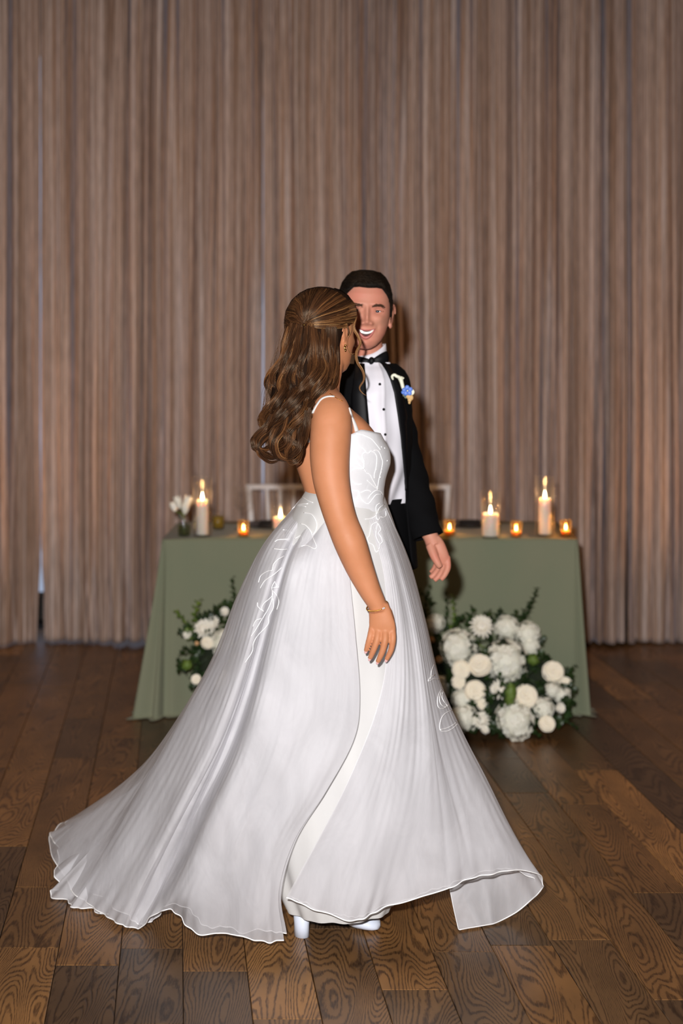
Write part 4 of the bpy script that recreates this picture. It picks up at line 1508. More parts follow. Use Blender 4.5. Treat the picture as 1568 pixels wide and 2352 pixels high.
stitch(skirt_lines, .0011, gown, 'embroidered_cord')
stitch(C4L, .0011, gown, 'embroidered_cord')
stitch(bod_lines, .0010, gown, 'embroidered_cord')
beads = []
for x, y in C2([(715, 815), (805, 810), (780, 940), (850, 480), (800, 460), (890, 680)]):
    p = drop(all_bvh, x, y, .001)
    if p is not None:
        obj('pearl_bead', ellipsoid(p, (.0020, .0016, .0020), 8, 6), M_THREAD, gown)


def ribbon(path, w0, w1, m, parent, name, bvh, lift=.003, dirx=None):
    pts = [drop(bvh, x, y, lift) for x, y in cr(np.array(path, float), 24)]
    pts = np.array([p for p in pts if p is not None])
    pts = cr(pts[::2], 24)
    t, n, b = frames(pts)
    L_, R_ = [], []
    for i, p in enumerate(pts):
        s = np.cross(t[i], [0, -1, 0]); s /= np.linalg.norm(s) + 1e-9
        w = (w0 + (w1 - w0) * i / 23) / 2
        L_.append([p - s * w + [0, .0008, 0], p + [0, -.0012, 0], p + s * w + [0, .0008, 0]])
    o = obj(name, grid(L_), m, parent)
    sm = o.modifiers.new('t', 'SOLIDIFY'); sm.thickness = .0015
    return o


ribbon([(768, 911), (752, 911), (738, 917), (728, 930), (718, 948), (709, 968), (705, 985), (707, 1005), (712, 1022)], .0055, .008, M_SATIN, gown, 'strap', body_bvh)
ribbon([(801, 936), (805, 950), (809, 963), (814, 976), (820, 994)], .006, .012, M_SATIN, gown, 'strap', bvh_of(join(body_vf, bod_vf)), .004)

# ---- jewellery
wr = P(866, 1392, HYW)
th = np.linspace(0, 2 * PI, 70)
ax1 = P(892, 1384, HYW) - P(845, 1396, HYW); ax1 /= np.linalg.norm(ax1)
ax2 = np.array([0, -1., -.30]); ax2 /= np.linalg.norm(ax2)
ring = wr + .0275 * np.cos(th)[:, None] * ax1 + .0245 * np.sin(th)[:, None] * ax2
tw = []
for o_ in (0, PI):
    k = 34 * th + o_
    nrm = np.cross(ax1, ax2)
    rad = (np.cos(th)[:, None] * ax1 + np.sin(th)[:, None] * ax2)
    tq = np.linspace(0, 2 * PI, 420)
    rad = (np.cos(tq)[:, None] * ax1 + np.sin(tq)[:, None] * ax2)
    base = wr + .0275 * np.cos(tq)[:, None] * ax1 + .0245 * np.sin(tq)[:, None] * ax2
    tw.append(tube(base + .0012 * np.cos(34 * tq + o_)[:, None] * rad + .0012 * np.sin(34 * tq + o_)[:, None] * nrm, .0011, 5))
br = obj('bracelet', join(*tw), M_GOLD, bride)
for t_ in (.9, 1.05, 2.0 - 1.6):
    obj('gemstone', ellipsoid(wr + .0285 * math.cos(t_) * ax1 + .0255 * math.sin(t_) * ax2, (.0024, .0024, .0024), 8, 6), M_GEM, br)
nk = [drop(body_bvh, x, y, .002) for x, y in cr(np.array([(756, 903), (764, 908), (772, 914), (780, 918), (786, 921)], float), 26)]
nk = np.array([p for p in nk if p is not None])
obj('necklace', join(tube(nk, .0007, 6), *[ellipsoid(p, (.0014, .0014, .0014), 8, 6) for p in nk[::5]]), M_GOLD, bride)
ep = drop(body_bvh, 793, 793, .001)
if ep is None:
    ep = P(788, 786, 3.79)
ear = obj('earring', join(ellipsoid(ep + [0, -.002, 0], (.0028, .0022, .0028), 10, 7), tube([ep + [-.001, -.003, -.002], ep + [-.003, -.003, -.007], ep + [-.001, -.003, -.0125], ep + [.002, -.003, -.010]], .0017, 6), ellipsoid(ep + [-.0005, -.0035, -.0135], (.0022, .0022, .003), 10, 7)), M_GOLD, bride)

# ---- white block-heel shoes
M_SHOE = mat('pale_blue_white_leather', rgb(222, 230, 246), .3)


def shoe(heel, toe, lift=.075):
    heel, toe = np.array(heel, float), np.array(toe, float)
    d = toe - heel; L_ = np.linalg.norm(d); d /= L_
    s = np.array([d[1], -d[0], 0])
    rings = []
    for t, w, h0, h1 in ((0, .022, lift - .01, lift + .05), (.08, .030, lift - .012, lift + .055), (.3, .031, lift * .72, lift + .045), (.5, .036, lift * .25, lift * .8 + .03), (.68, .042, .002, .058), (.84, .038, .002, .045), (.95, .026, .004, .034), (1.0, .010, .008, .022)):
        c = heel + d * L_ * t
        a = np.linspace(0, 2 * PI, 16, endpoint=False)
        rings.append([c + s * w * math.cos(q) + np.array([0, 0, (h0 + h1) / 2 + (h1 - h0) / 2 * math.sin(q)]) for q in a])
    up = loft(cr(np.array(rings), 24))
    hp = []
    for z, w in ((0, .024), (.03, .0235), (lift, .027)):
        hp.append([heel + d * (.022 + .8 * w * math.cos(q)) + s * w * math.sin(q) + np.array([0, 0, z]) for q in np.linspace(0, 2 * PI, 16, endpoint=False)])
    return join(up, loft(np.array(hp)))


obj('shoe', shoe((-.125, 3.835, 0), (.045, 3.97, 0)), M_SHOE, bride)
obj('shoe', shoe((-.085, 4.0, 0), (.100, 3.868, 0)), M_SHOE, bride)

# ---- hair: smooth crown swept to a clasp, loose waves below
cap = []
nph = 90
phc = np.linspace(math.radians(58), math.radians(302), nph)
lo = np.where(np.abs(phc - PI) < math.radians(80), -.095, np.interp(np.abs(phc - PI), [math.radians(80), math.radians(92), math.radians(122)], [-.05, .018, .045]))
for t in np.linspace(0, 1, 40):
    u = lo + (.1165 - lo) * t
    w_, f_, b_ = head_tab(u, .98)
    off = .011 + .010 * np.sin(PI * np.clip(t * 1.05, 0, 1)) ** .7
    c_, h_ = (f_ - b_) / 2, (f_ + b_) / 2
    ca, sa = np.cos(phc), np.sin(phc)
    cap.append(np.stack([c_ + (h_ + off) * np.sign(ca) * np.abs(ca) ** .9, (w_ + off) * np.sign(sa) * np.abs(sa) ** .9, u + .014 * t], 1))
frontcap = []
phf = np.linspace(-math.radians(60), math.radians(60), 50)
for t in np.linspace(0, 1, 14):
    u = .048 + (.1165 - .048) * t + 0 * phf
    w_, f_, b_ = head_tab(u, .98)
    off = .006 + .014 * t ** .5
    c_, h_ = (f_ - b_) / 2, (f_ + b_) / 2
    ca, sa = np.cos(phf), np.sin(phf)
    frontcap.append(np.stack([c_ + (h_ + off) * np.abs(ca) ** .9, (w_ + off) * np.sign(sa) * np.abs(sa) ** .9, u + .014 * t], 1))
top = ellipsoid((-.012, 0, .085), (.072, .068, .048), 24, 14)
capvf = head_b(join(grid(cap), grid(frontcap), top))
LOW = np.array([(738, 660, 766, 3.772), (770, 652, 768, 3.762), (800, 645, 771, 3.752), (840, 632, 773, 3.740), (880, 622, 768, 3.728), (920, 615, 752, 3.716), (960, 611, 728, 3.708), (995, 608, 708, 3.706), (1030, 622, 692, 3.708), (1046, 640, 676, 3.715)], float)
rows = []
for (py, l, r_, Yn) in cr(LOW, 40):
    hd = .055
    Yc_ = Yn + hd
    cpt, h = P((l + r_) / 2, py, Yc_), ((r_ - l) / 2 - 5) * Yc_ / FPX
    a = np.linspace(0, 2 * PI, 48, endpoint=False)
    rows.append(np.stack([cpt[0] + h * np.sign(np.cos(a)) * np.abs(np.cos(a)) ** .8, Yc_ + hd * np.sin(a), np.full(48, cpt[2])], 1))
lowvf = loft(rows)
hv, hf = join(capvf, lowvf)
hair_base = obj('hair', (hv, hf), M_HBASE, bride)
hb = bvh_of((hv, hf))
S = Strands()
hr = np.random.default_rng(4)
TIE = (699, 744)


def on_hair(path, lift=.004, n=9, noise=0.0):
    q = cr(np.array(path, float), n)
    hit = [drop(hb, x, y, lift) for x, y in q]
    ok = [i for i, p in enumerate(hit) if p is not None]
    if not ok:
        return np.zeros((0, 3))
    for i in range(n):
        if hit[i] is None:
            near_ = min(ok, key=lambda j: abs(j - i))
            hit[i] = P(q[i][0], q[i][1], hit[near_][1] + .006 * min(3, abs(near_ - i)))
    return np.array(hit)


# crown
for k in range(66):
    f_ = (k + hr.random()) / 66
    ang = math.radians(198 - 168 * f_)
    sx, sy = 735 + 82 * math.cos(ang), 742 - 79 * math.sin(ang)
    sx = min(sx, 814)
    mx_, my_ = (sx + TIE[0]) / 2 + 10 * (f_ - .25), (sy + TIE[1]) / 2 - 14 * math.sin(PI * f_)
    mx2, my2 = TIE[0] * .72 + sx * .28 + 3 * (f_ - .3), TIE[1] * .72 + sy * .28 - 6 * math.sin(PI * f_)
    g = on_hair([(sx, sy), (mx_, my_), (mx2, my2), (TIE[0] + hr.normal(0, 5), TIE[1] + hr.normal(0, 3))], .003)
    if len(g) > 4:
        S.lock(g, .0075, 32, 18, .0005, (.42 if hr.random() < .35 else .16, .14), ([0, .12, .3, .8, 1], [.5, .9, 1, .55, .35]), .3)
# side sweep from the temple to the clasp, over the ear
for k in range(34):
    f_ = (k + hr.random()) / 34
    sy = 690 + 58 * f_
    sx = 806 + 12 * math.sin(PI * min(1, f_ * 1.1)) - 10 * max(0, f_ - .8) / .2
    g = on_hair([(sx, sy), (784 - 6 * f_, 706 + 44 * f_), (752, 718 + 33 * f_), (722, 731 + 18 * f_), (TIE[0] + 2, TIE[1] + hr.normal(0, 3))], .006)
    if len(g) > 4:
        S.lock(g, .0065, 34, 18, .0005, (.55 if hr.random() < .4 else .26, .16), ([0, .3, .8, 1], [1, 1, .7, .4]), .7)
for k in range(16):
    f_ = hr.random()
    g = on_hair([(657 + 3 * hr.random(), 728 + 20 * f_), (668, 738 + 14 * f_), (684, 742 + 8 * f_), (TIE[0], TIE[1] + 2)], .005)
    if len(g) > 4:
        S.lock(g, .0055, 20, 14, .0007, (.2, .15), None, .7)


for k in range(22):
    f_ = (k + hr.random()) / 22
    x0 = 748 + 24 * f_
    g = on_hair([(x0, 747 + hr.uniform(-3, 4)), (x0 + 1, 790), (x0 + 1 - 2 * f_, 840), (x0 - 4, 880), (x0 - 14, 915)], .005, 12)
    if len(g) > 5:
        S.lock(g, .006, 28, 20, .0005, (.16, .13), ([0, .2, .8, 1], [.7, 1, .8, .3]), 1.0)


def low_at(y):
    return [np.interp(y, LOW[:, 0], LOW[:, i]) for i in (1, 2, 3)]


# long waves
NL = 96
for k in range(NL):
    u0 = -.01 + 1.03 * (k + .5) / NL
    grp = int(u0 * 10)
    gr_ = np.random.default_rng(900 + grp)
    y0 = hr.uniform(742, 756) if .1 < u0 < .9 else hr.uniform(735, 748)
    yend = hr.uniform(955, 1035) if u0 < .62 else hr.uniform(925, 1005)
    ys = np.linspace(y0, yend, 20)
    layer = hr.uniform(-.006, .012)
    ph0 = gr_.uniform(0, 6.28) * .55 + 2.6 * u0 + hr.normal(0, .30)
    wl = gr_.uniform(98, 128)
    am = gr_.uniform(9, 15)
    pts = []
    for y in ys:
        l, r_, Yn = low_at(y)
        g_ = np.clip((y - 775) / 110, 0, 1)
        uu = u0 + .02 * math.sin(y / 40 + k)
        gath = np.clip((800 - y) / 60, 0, 1) * (1 if .15 < u0 < .75 else .15)
        x = l + (r_ - l) * uu
        x = x * (1 - .5 * gath) + (TIE[0] + 46 * (u0 - .42)) * .5 * gath
        inside = 1 - .75 * max(0, (u0 - .75) / .25)
        wv = g_ * am * inside * math.sin(2 * PI * (y - 790) / wl + ph0)
        edge = max(-1, min(1, 2 * uu - 1))
        Y = Yn + .060 * edge ** 4 - layer - .004 + g_ * .017 * math.cos(2 * PI * (y - 790) / wl + ph0)
        pts.append(P(x + wv, y, Y))
    S.lock(pts, hr.uniform(.0075, .0115), 34, 28, .00058, (gr_.choice([.14, .22, .36]) + (.2 if hr.random() < .2 else 0), .14), ([0, .12, .5, .85, 1], [.35, .8, 1, .85, .3]), 2.6)
# rolled ends
curls = [[(632, 930), (616, 975), (592, 1000), (582, 1016), (590, 1034), (612, 1046), (636, 1050)], [(645, 945), (628, 985), (602, 1012), (596, 1034), (622, 1053), (648, 1046)], [(660, 945), (650, 988), (632, 1018), (640, 1048), (664, 1052), (672, 1030), (656, 1014)],
         [(682, 955), (676, 998), (660, 1028), (668, 1052), (688, 1045), (692, 1020), (678, 1006)], [(708, 940), (702, 980), (696, 1010), (680, 1036), (660, 1042)], [(650, 960), (626, 980), (618, 1008), (638, 1026), (660, 1012), (656, 988), (640, 982)],
         [(722, 925), (694, 958), (668, 984), (670, 1014), (690, 1026)], [(624, 950), (610, 985), (588, 1008), (586, 1026), (606, 1030), (622, 1018)], [(700, 950), (690, 990), (686, 1022), (670, 1044), (650, 1054)], [(640, 960), (622, 1000), (620, 1030), (640, 1050), (662, 1046)]]
for ci, cc in enumerate(curls):
    for q in range(3):
        jx, jy = hr.normal(0, 3.5, 2)
        base_y = 3.700 + hr.uniform(-.008, .012)
        pts = []
        for i, (x, y) in enumerate(cc):
            pts.append(P(x + jx, y + jy, base_y + .016 * math.sin(i * 1.35 + ci)))
        S.lock(pts, hr.uniform(.007, .011), 44, 28, .0006, (.40 if hr.random() < .35 else .18, .15), ([0, .2, .8, 1], [.7, 1, .9, .4]), 2.5)
# face-framing tendril and fine wisps
ten = [(800, 684), (811, 699), (817, 724), (812, 752), (822, 772), (827, 790), (818, 810), (820, 832), (832, 852), (835, 872), (825, 890), (832, 903), (847, 911)]
S.lock([P(x, y, 3.87 - .03 * min(1, i / 3)) for i, (x, y) in enumerate(ten)], .0046, 34, 46, .0007, (.72, .15), ([0, .12, .3, .6, .85, 1], [.3, 1.2, 1.1, .9, .5, .1]), 1.5)
S.lock([P(x, y, 3.83) for x, y in [(805, 740), (806, 760), (798, 780), (797, 800), (806, 812), (816, 812)]], .0012, 7, 22, .0006, (.6, .15))
S.lock([P(x, y, 3.80) for x, y in [(795, 742), (800, 760), (798, 772)]], .003, 14, 14, .0007, (.3, .15))
for k in range(70):
    y = hr.uniform(790, 1020)
    l, r_, Yn = low_at(y)
    x = l + hr.normal(0, 4)
    S.add(cr([P(x + 6, y - 40, Yn + .05), P(x - hr.uniform(2, 10), y, Yn + .05), P(x - hr.uniform(-6, 14), y + 45, Yn + .05)], 10), .0003, hr.uniform(.1, .5))
S.build('hair_strands', M_HAIRB, hair_base)
clasp = drop(hb, 698, 747, .012)
obj('hair_clip', tube([clasp + [-.004, 0, .001], clasp + [.004, -.001, 0]], .0016, 6), M_GOLD, hair_base)

# ================================================================ the groom
GY = 4.37
groom = thing('person', (.085, GY, 0), 'smiling person in black tuxedo with bow tie, arm hanging by the table', 'person')
M_TUX = mat('black_wool', rgb(9, 9, 11), .9, bump=((500, 500, 500), .2, .001), Specular_IOR_Level=.12)
M_SATB = mat('black_satin', rgb(9, 9, 12), .55, Specular_IOR_Level=.2)
M_SHIRT = mat('white_shirt', rgb(232, 230, 238), .6)

head_g = Pose(P(837, 714, 4.335), math.radians(-90 + 4), .055, -.02, 1.03)
gp = [head_g(head_local(170, 140, 1.0)), head_g(ear_local(1, 1.03, -.004, 1.15, -.010)), head_g(ear_local(-1, 1.03, -.004, 1.15, -.010))]
gp.append(limb3([(*P(848, 850, 4.42), .062), (*P(845, 825, 4.40), .051), (*P(841, 790, 4.39), .049), (*P(837, 760, 4.385), .052)], 24))
GT = np.array([(835, 850, 46, .062), (850, 850, 66, .085), (870, 850, 78, .103), (900, 850, 84, .118), (1000, 851, 86, .124), (1100, 852, 86, .118), (1200, 852, 86, .114), (1300, 852, 88, .114)], float)


def gt(py):
    return [np.interp(py, GT[:, 0], GT[:, i]) for i in (1, 2, 3)]


def gt_pt(py, phi, off=0.0):
    """torso surface; phi 0 faces the camera, + towards the right of the picture"""
    cx, hw, hd = gt(py)
    s = GY / FPX
    return np.array([(cx - CX) * s + (hw * s + off) * math.sin(phi), GY - (hd + off) * math.cos(phi), EYE - (py - HY) * s])


ga = np.linspace(-PI, PI, 48, endpoint=False)
gp.append(loft(np.array([[gt_pt(py, q, -.008) for q in ga] for py in np.linspace(838, 1290, 24)])))
# hanging arm and relaxed hand
ARM = [(888, 880, 4.40, .045), (896, 915, 4.40, .046), (907, 970, 4.40, .043), (922, 1035, 4.39, .039), (942, 1100, 4.37, .036), (962, 1165, 4.34, .032), (979, 1212, 4.31, .026), (990, 1235, 4.30, .0235), (997, 1252, 4.295, .0255)]
gp.append(limb(ARM, 18))
gp.append(palm([(975, 1240, 1009, 1230, 4.298, .018), (979, 1256, 1019, 1244, 4.296, .0200), (986, 1270, 1026, 1260, 4.294, .0205), (994, 1284, 1031, 1276, 4.294, .0185), (1003, 1296, 1031, 1292, 4.296, .0150)]))
# thumb lies over the palm, fingers curl down and back to the left
gp.append(limb([(988, 1252, 4.285, .0150), (996, 1275, 4.270, .0135), (1005, 1293, 4.262, .0110), (1011, 1303, 4.262, .0085)], 12))
for fg in ([(1026, 1278, 4.292), (1028, 1302, 4.285), (1021, 1320, 4.278), (1012, 1332, 4.276)], [(1020, 1284, 4.30), (1018, 1306, 4.292), (1008, 1322, 4.286), (997, 1334, 4.284)],
           [(1012, 1288, 4.31), (1007, 1306, 4.302), (998, 1318, 4.296), (987, 1327, 4.294)], [(1006, 1288, 4.32), (1000, 1302, 4.314), (995, 1310, 4.308), (988, 1316, 4.306)]):
    gp.append(limb([(x, y, Y, r) for (x, y, Y), r in zip(fg, (.0105, .0098, .0088, .0068))], 12))
# other arm, folded away behind the bride
gp.append(limb([(812, 880, 4.38, .045), (800, 930, 4.36, .046), (785, 1000, 4.34, .042), (782, 1070, 4.32, .038), (800, 1110, 4.24, .032), (815, 1130, 4.18, .025), (822, 1140, 4.16, .022)], 16))
gbody_vf = fuse(join(*gp), .0024, 2)
gb = obj('body', gbody_vf, M_SKG, groom)

# ---- face
for sgn in (1, -1):
    ey = np.array([float(face_front(np.array(sgn * .031), np.array(0.0))) - .0075, sgn * .031, 0.0])
    eb = obj('eyeball', head_g(ellipsoid(ey, (.0118, .0125, .0118), 20, 14)), M_EYEW, gb)
    obj('iris', head_g(ellipsoid(ey + [.0078, sgn * -.0005, -.0004], (.0050, .0068, .0068), 18, 12)), M_IRIS, eb)
    r = np.linspace(-.0165, .0165, 14)
    for du, rad, nm in ((.0046, .0028, 'upper_eyelid'), (-.0054, .0022, 'lower_eyelid')):
        uu = du * (1 - (r / .0165) ** 2) + .0004
        pts = np.stack([ey[0] + .0125 * np.sqrt(np.clip(1 - (r / .0185) ** 2, .05, 1)) - .0025, sgn * .031 + r, uu], 1)
        obj(nm, head_g(tube(pts, rad, 8)), M_SKG, eb)
    uu = .0026 * (1 - (r / .0165) ** 2)
    obj('eyelashes', head_g(tube(np.stack([ey[0] + .0128 * np.sqrt(np.clip(1 - (r / .0185) ** 2, .05, 1)) - .001, sgn * .031 + r, uu + .0002], 1), .0010, 6)), mat('lash', rgb(30, 20, 16), .6) if sgn == 1 else bpy.data.materials['lash'], eb)
er = np.random.default_rng(9)
M_BROW = hair_material('brow_hair', [(0, rgb(52, 35, 27)), (1, rgb(84, 60, 46))], .6, .1)
for sgn in (1, -1):
    SE = Strands()
    for k in range(150):
        t = er.random()
        r0 = .012 + .036 * t
        u0 = .0140 + .0045 * math.sin(PI * min(1, t * 1.1) * .75) + er.normal(0, .0019) - .0012 - .004 * max(0, t - .7)
        r1, u1 = r0 + .007, u0 + .0015 - .004 * t
        p0 = [float(face_front(np.array(r0), np.array(u0))) + .0012, sgn * r0, u0]
        p1 = [float(face_front(np.array(r1), np.array(u1))) + .0018, sgn * r1, u1]
        SE.add(head_g(np.array([p0, (np.array(p0) + p1) / 2 + [.0008, 0, 0], p1])), np.array([.0006, .0008, .0003]), er.uniform(.2, .9))
    SE.build('eyebrow', M_BROW, gb)

# open smile
rr = np.linspace(-.0265, .0265, 25)
q = (rr / .0265) ** 2
up = -.0575 + .0070 * q
lw = -.0755 + .0250 * q
ff = lambda r, u: face_front(np.asarray(r), np.asarray(u))
mid = (up + lw) / 2
mouth = grid([np.stack([ff(rr, up * (1 - t) + lw * t) + .0015 - .0006 * math.sin(PI * t), rr, up * (1 - t) + lw * t], 1) for t in np.linspace(0, 1, 7)])
mo = obj('mouth', head_g(mouth), M_DARKM, gb)
tl = np.minimum(up - .0012, up)
bt = np.maximum(up - .0098 * (1 - q * .5), lw + .001)
teeth = grid([np.stack([ff(rr, mid) + .0030 - .0010 * q, rr * .93, tl * (1 - t) + bt * t], 1) for t in np.linspace(0, 1, 4)])
obj('teeth', head_g(teeth), M_TOOTH, mo)
for (cv, rad, du) in ((up, .0022, .0010), (lw, .0048, -.0030)):
    pr = rad * (1 - .72 * q)
    obj('lip', head_g(tube(np.stack([ff(rr, cv) + .0012, rr, cv + du * (1 - q)], 1), pr, 10)), M_LIP, mo)

# ---- short dark hair
def hairline(phi):
    a = abs(phi)
    return float(np.interp(a, [0, .35, .62, .80, 1.02, 1.15, 1.30, 1.42, 1.75, 1.95, 2.3, 3.15], [.066, .068, .066, .052, .034, .004, -.022, .030, .030, -.020, -.070, -.082]))


rows = []
php = np.linspace(-PI, PI, 140)
hl = np.array([hairline(a) for a in php])
for t in np.linspace(0, 1, 30):
    u = hl + (.117 - hl) * t
    w_, f_, b_ = head_tab(u)
    c_, h_ = (f_ - b_) / 2, (f_ + b_) / 2
    ca, sa = np.cos(php), np.sin(php)
    off = .0012 + (.004 + .006 * np.clip((u - .02) / .08, 0, 1)) * np.clip(t * 6, 0, 1)
    n = 2.25
    rows.append(np.stack([c_ + (h_ + off) * np.sign(ca) * np.abs(ca) ** (2 / n), (w_ + off) * np.sign(sa) * np.abs(sa) ** (2 / n), u + .004 * t ** 2], 1))
gh_vf = join(grid(rows), ellipsoid((-.004, 0, .082), (.074, .064, .037), 30, 16))
gh = obj('hair', head_g(gh_vf), mat('dark_hair_under', rgb(16, 12, 9), .7, Specular_IOR_Level=.2), groom)
SG = Strands()
sr_ = np.random.default_rng(12)
for k in range(3200):
    phi = sr_.uniform(-PI, PI)
    t = sr_.uniform(0, 1)
    hb0 = hairline(phi)
    u = hb0 + (.112 - hb0) * t
    def pt(phi, u, off):
        w_, f_, b_ = head_tab(u)
        c_, h_ = (f_ - b_) / 2, (f_ + b_) / 2
        return np.array([c_ + (h_ + off) * math.copysign(abs(math.cos(phi)) ** .89, math.cos(phi)), (w_ + off) * math.copysign(abs(math.sin(phi)) ** .89, math.sin(phi)), u + .004 * max(0, (u - .03) / .08) ** 2])
    top_ = max(0, (u - .03) / .08)
    o0 = .003 + .005 * top_
    sgn = 1 if phi > 0 else -1
    dphi = (.30 * top_ + .05) * (1 if math.sin(phi) < .35 else -1) * sr_.uniform(.6, 1.2)
    du = -.016 if u < .045 else .010 * (1 - top_)
    if abs(phi) < .8 and t < .35:
        du = .016
    p0 = pt(phi, u, o0); p1 = pt(phi + dphi * .5, u + du * .5, o0 + .003 + .003 * top_); p2 = pt(phi + dphi, min(u + du, .115), o0 + .0025 + .003 * top_)
    SG.add(head_g(cr([p0, p1, p2], 5)), np.array([.0006, .0008, .0008, .0006, .0002]), sr_.uniform(0, 1))
SG.build('hair_strands', M_HAIRG, gh)

# ---- shirt, collar, bow tie
yy = np.linspace(832, 1150, 60)
pp = np.linspace(-1.25, 1.35, 70)
rows = []
for py in yy:
    row = []
    for a in pp:
        d = .0055 * math.sin(a * 9 + .02 * py + 1.5 * math.sin(py * .017)) * (.4 + .6 * math.sin(py * .021) ** 2) + .003 * math.sin(py * .05 + a * 5)
        d += .0028 * math.exp(-((a - .34) / .035) ** 2)
        row.append(gt_pt(py, a, .003 + d))
    rows.append(row)
shirt_vf = grid(rows)
shirt = obj('shirt', shirt_vf, M_SHIRT, groom)
nc = P(846, 826, 4.402)
ca_ = np.linspace(0, 2 * PI, 60)
col_rows = []
for t in np.linspace(0, 1, 5):
    col_rows.append(np.stack([nc[0] + (.0600 - .006 * t) * np.cos(ca_) + .000, nc[1] + (.062 - .006 * t) * np.sin(ca_), nc[2] - .022 + .060 * t - .022 * t * np.clip(-np.sin(ca_), 0, 1) ** 2 + .012 * t * np.cos(ca_)], 1))
co = obj('collar', grid(col_rows), M_SHIRT, shirt)
co.modifiers.new('t', 'SOLIDIFY').thickness = .003
for px, py in ((868, 880), (876, 936), (879, 992)):
    a = math.asin((px - gt(py)[0]) / gt(py)[1])
    obj('button', ellipsoid(gt_pt(py, a, .010), (.0042, .0025, .0042), 12, 8), M_SATB, shirt)
bc = P(853, 829, 4.315)
bow = obj('bow_tie', ellipsoid(bc + [0, -.004, 0], (.0095, .010, .0125), 16, 10), M_SATB, groom)
for sgn in (-1, 1):
    rws = []
    for t in np.linspace(0, 1, 9):
        hgt = .006 + .0165 * t ** .8
        hgt *= 1 if t < .9 else .93
        x = sgn * (.006 + .044 * t)
        dep = .0055 * math.sin(PI * (.15 + .7 * t))
        a = np.linspace(0, 2 * PI, 16, endpoint=False)
        rws.append([bc + np.array([x + sgn * .003 * math.cos(2 * q_), -dep * math.cos(q_) - .002 + .016 * t ** 2, hgt * math.sin(q_) + .16 * x + .0012 * math.sin(3 * q_ + 4 * t)]) for q_ in a])
    obj('bow_wing', loft(rws if sgn > 0 else [r_[::-1] for r_ in rws]), M_SATB, bow)

# ---- jacket with open front
GL = np.array([(832, 834), (870, 836), (900, 838), (980, 845), (1060, 850), (1300, 856)], float)
GR = np.array([(832, 874), (850, 886), (870, 895), (900, 904), (950, 912), (1000, 919), (1060, 925), (1100, 929), (1150, 931), (1300, 934)], float)
JO = .014
js = FPX / GY


def jphi(px, py, off):
    cx, hw, hd = gt(py)
    return math.asin(max(-.995, min(.995, (px - cx) / (hw + off * js))))


def jacket_shell():
    rows = []
    for py in np.linspace(836, 1300, 60):
        a0 = jphi(np.interp(py, GR[:, 0], GR[:, 1]), py, JO)
        a1 = 2 * PI + jphi(np.interp(py, GL[:, 0], GL[:, 1]), py, JO)
        fl = .012 * max(0, (py - 1150) / 150)
        rows.append([gt_pt(py, a, JO + fl + .002 * math.sin(a * 7 + py * .02)) for a in np.linspace(a0, a1, 90)])
    return grid(rows)


def sleeve(rows):
    q = cr(np.array([(*P(x, y, Y), r) for x, y, Y, r in rows]), 46)
    t, n, b = frames(q[:, :3])
    a = np.arange(28) / 28 * 2 * PI
    rings = []
    for i in range(46):
        wr_ = .0022 * np.sin(a * 3 + i * .8) + .0018 * math.sin(i * 1.3)
        rings.append(q[i, :3] + (q[i, 3] + wr_)[:, None] * (np.cos(a)[:, None] * n[i] + np.sin(a)[:, None] * b[i]))
    v, f = grid(rings, closed_u=True)
    # closed rounded shoulder
    c = len(v)
    v = np.vstack([v, rings[0].mean(0) + np.array([0, 0, .012])])
    f = f + [(c, (j + 1) % 28, j) for j in range(28)]
    return v, f


SL = [(884, 866, 4.41, .030), (890, 880, 4.40, .050), (897, 910, 4.40, .057), (906, 960, 4.40, .0565), (919, 1020, 4.39, .0550), (937, 1085, 4.37, .0530), (955, 1145, 4.345, .0500), (970, 1195, 4.32, .0465), (981, 1233, 4.305, .0440)]
SR = [(818, 866, 4.39, .030), (812, 880, 4.38, .050), (802, 915, 4.37, .058), (790, 990, 4.345, .055), (785, 1065, 4.32, .051), (800, 1105, 4.245, .045), (812, 1124, 4.20, .042)]
jk = obj('jacket', join(jacket_shell(), sleeve(SL), sleeve(SR)), M_TUX, groom)
sm = jk.modifiers.new('t', 'SOLIDIFY'); sm.thickness = .004; sm.offset = 0
# satin lapels rolled along both front edges
for (edge, sgn, wid) in ((GR, 1, 22), (GL, -1, 40)):
    rows = []
    for py in np.linspace(834, 1120, 50):
        t = (py - 834) / 286
        e = np.interp(py, edge[:, 0], edge[:, 1])
        w_ = wid * (np.interp(t, [0, .25, .42, .46, 1], [.55, .9, 1.0, .8, .12]))
        row = []
        for k in np.linspace(0, 1, 7):
            px = e + sgn * w_ * k - sgn * 1.5
            row.append(gt_pt(py, jphi(px, py, JO + .006), JO + .0035 + .004 * math.sin(PI * k)))
        rows.append(row)
    lp = obj('lapel', grid(rows), M_SATB, jk)
    s2 = lp.modifiers.new('t', 'SOLIDIFY'); s2.thickness = .002

# ---- trousers and shoes
def leg(sx):
    x0 = (852 - CX) * GY / FPX
    rings = []
    a = np.linspace(0, 2 * PI, 28, endpoint=False)
    for z, dx, rx, ry in ((.90, .055, .075, .100), (.80, .070, .078, .095), (.62, .078, .070, .080), (.45, .082, .060, .066), (.25, .086, .054, .058), (.06, .09, .052, .056), (.035, .09, .053, .060)):
        rings.append(np.stack([x0 + sx * dx + rx * np.cos(a), GY + .0 + ry * np.sin(a) + .004 * np.sin(a * 3 + z * 20), np.full(28, z)], 1))
    return loft(cr(np.array(rings)[::-1], 26))


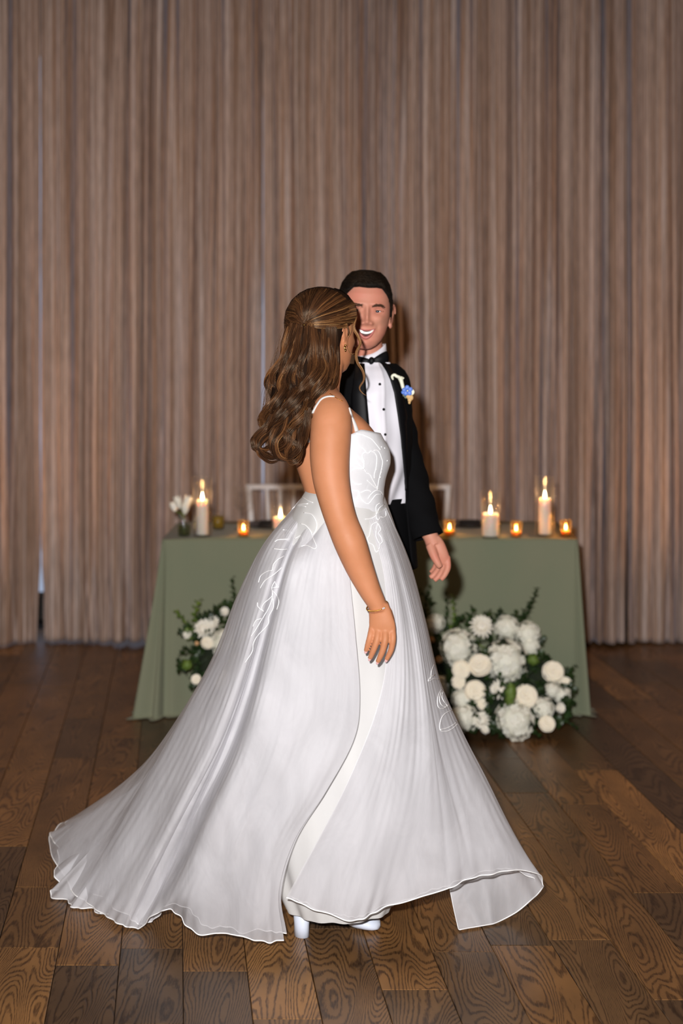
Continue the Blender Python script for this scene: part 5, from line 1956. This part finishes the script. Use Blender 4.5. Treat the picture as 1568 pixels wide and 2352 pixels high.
hip = loft(np.array([[gt_pt(py, q_, .002) for q_ in ga] for py in np.linspace(1300, 1140, 14)]))
obj('trousers', join(hip, leg(1), leg(-1)), mat('black_trouser_wool', rgb(8, 8, 10), .9, Specular_IOR_Level=.12), groom)
for sx in (1, -1):
    x0 = (852 - CX) * GY / FPX + sx * .09
    rings = []
    a = np.linspace(0, 2 * PI, 18, endpoint=False)
    for yv, w_, h_ in ((.10, .020, .030), (.085, .034, .040), (.0, .040, .042), (-.09, .046, .034), (-.15, .040, .026), (-.18, .018, .014)):
        rings.append([(x0 + w_ * math.cos(q_), GY + yv, .004 + h_ + h_ * .9 * math.sin(q_)) for q_ in a])
    obj('shoe', loft(cr(np.array(rings), 20)), M_SATB, groom)

# ---- boutonniere pinned on the lapel
bp0 = gt_pt(890, jphi(918, 890, JO), JO + .016)
bt_ = thing('boutonniere', bp0, 'boutonniere of white calla and blue blossom pinned to the black lapel', 'flower')
dY = bp0[1] - .006
M_CALLA = mat('calla_white', rgb(236, 236, 214), .45)
M_BLUE = mat('blue_petal', rgb(72, 118, 206), .5, var=((120, 120, 120), rgb(110, 140, 222)))
M_TAN = mat('dried_bloom', rgb(214, 176, 120), .6)
BP = lambda x, y, d=0: P(880 + x / 15.68, 840 + y / 15.68, dY + d)
qq = cr(np.array([(*BP(740, 900), .0035), (*BP(700, 760), .0055), (*BP(660, 600), .0060), (*BP(620, 470), .0075), (*BP(600, 420), .0085)]), 14)
obj('calla_spathe', tube(qq[:, :3], qq[:, 3], 12), M_CALLA, bt_)
obj('calla_curl', limb3([(*BP(600, 420, -.004), .0045), (*BP(480, 380, -.006), .0050), (*BP(400, 330, -.006), .0045), (*BP(320, 380, -.005), .0042), (*BP(340, 480, -.003), .0030), (*BP(365, 510, -.002), .0014)], 10), M_CALLA, bt_)
obj('calla_tip', limb3([(*BP(620, 440), .006), (*BP(700, 450), .0042), (*BP(750, 440), .0018)], 10), M_CALLA, bt_)
bcen = BP(870, 900, -.010)
for k in range(5):
    a = k * 2 * PI / 5 + .4
    d = np.array([math.cos(a), 0, math.sin(a)])
    obj('blue_petal', ellipsoid(bcen + d * .0095 + [0, .002, 0], (.0072, .0026, .0072), 12, 8), M_BLUE, bt_)
obj('blue_petal', ellipsoid(BP(740, 960, -.006), (.0085, .003, .0065), 12, 8), M_BLUE, bt_)
obj('blossom_eye', ellipsoid(bcen + [0, -.003, 0], (.0026, .002, .0026), 10, 6), M_CALLA, bt_)
v, f = rose_mesh(3, .9)
obj('white_bloom', (np.asarray(v) @ rotx(PI / 2).T * .0105 + BP(1010, 950, -.002), f), M_CALLA, bt_)
for (x, y, s) in ((930, 1120, .008), (1000, 1150, .0075), (950, 1230, .0065), (940, 1330, .004), (880, 1100, .006)):
    obj('dried_bloom', ellipsoid(BP(x, y, -.004), (s, s * .7, s * 1.15), 12, 8), M_TAN, bt_)
for (x0, y0, x1, y1) in ((800, 1010, 700, 1110), (820, 1060, 800, 1200), (700, 900, 640, 960)):
    a, b = BP(x0, y0, -.002), BP(x1, y1, -.004)
    d = b - a
    s_ = np.cross(d, [0, 1, 0]) * .38
    obj('leaf', grid([[a + d * t + s_ * k * math.sin(PI * (t * .95 + .03)) + [0, -.002 * math.sin(PI * t), 0] for k in (-1, 0, 1)] for t in np.linspace(0, 1, 6)]), M_LEAF, bt_)
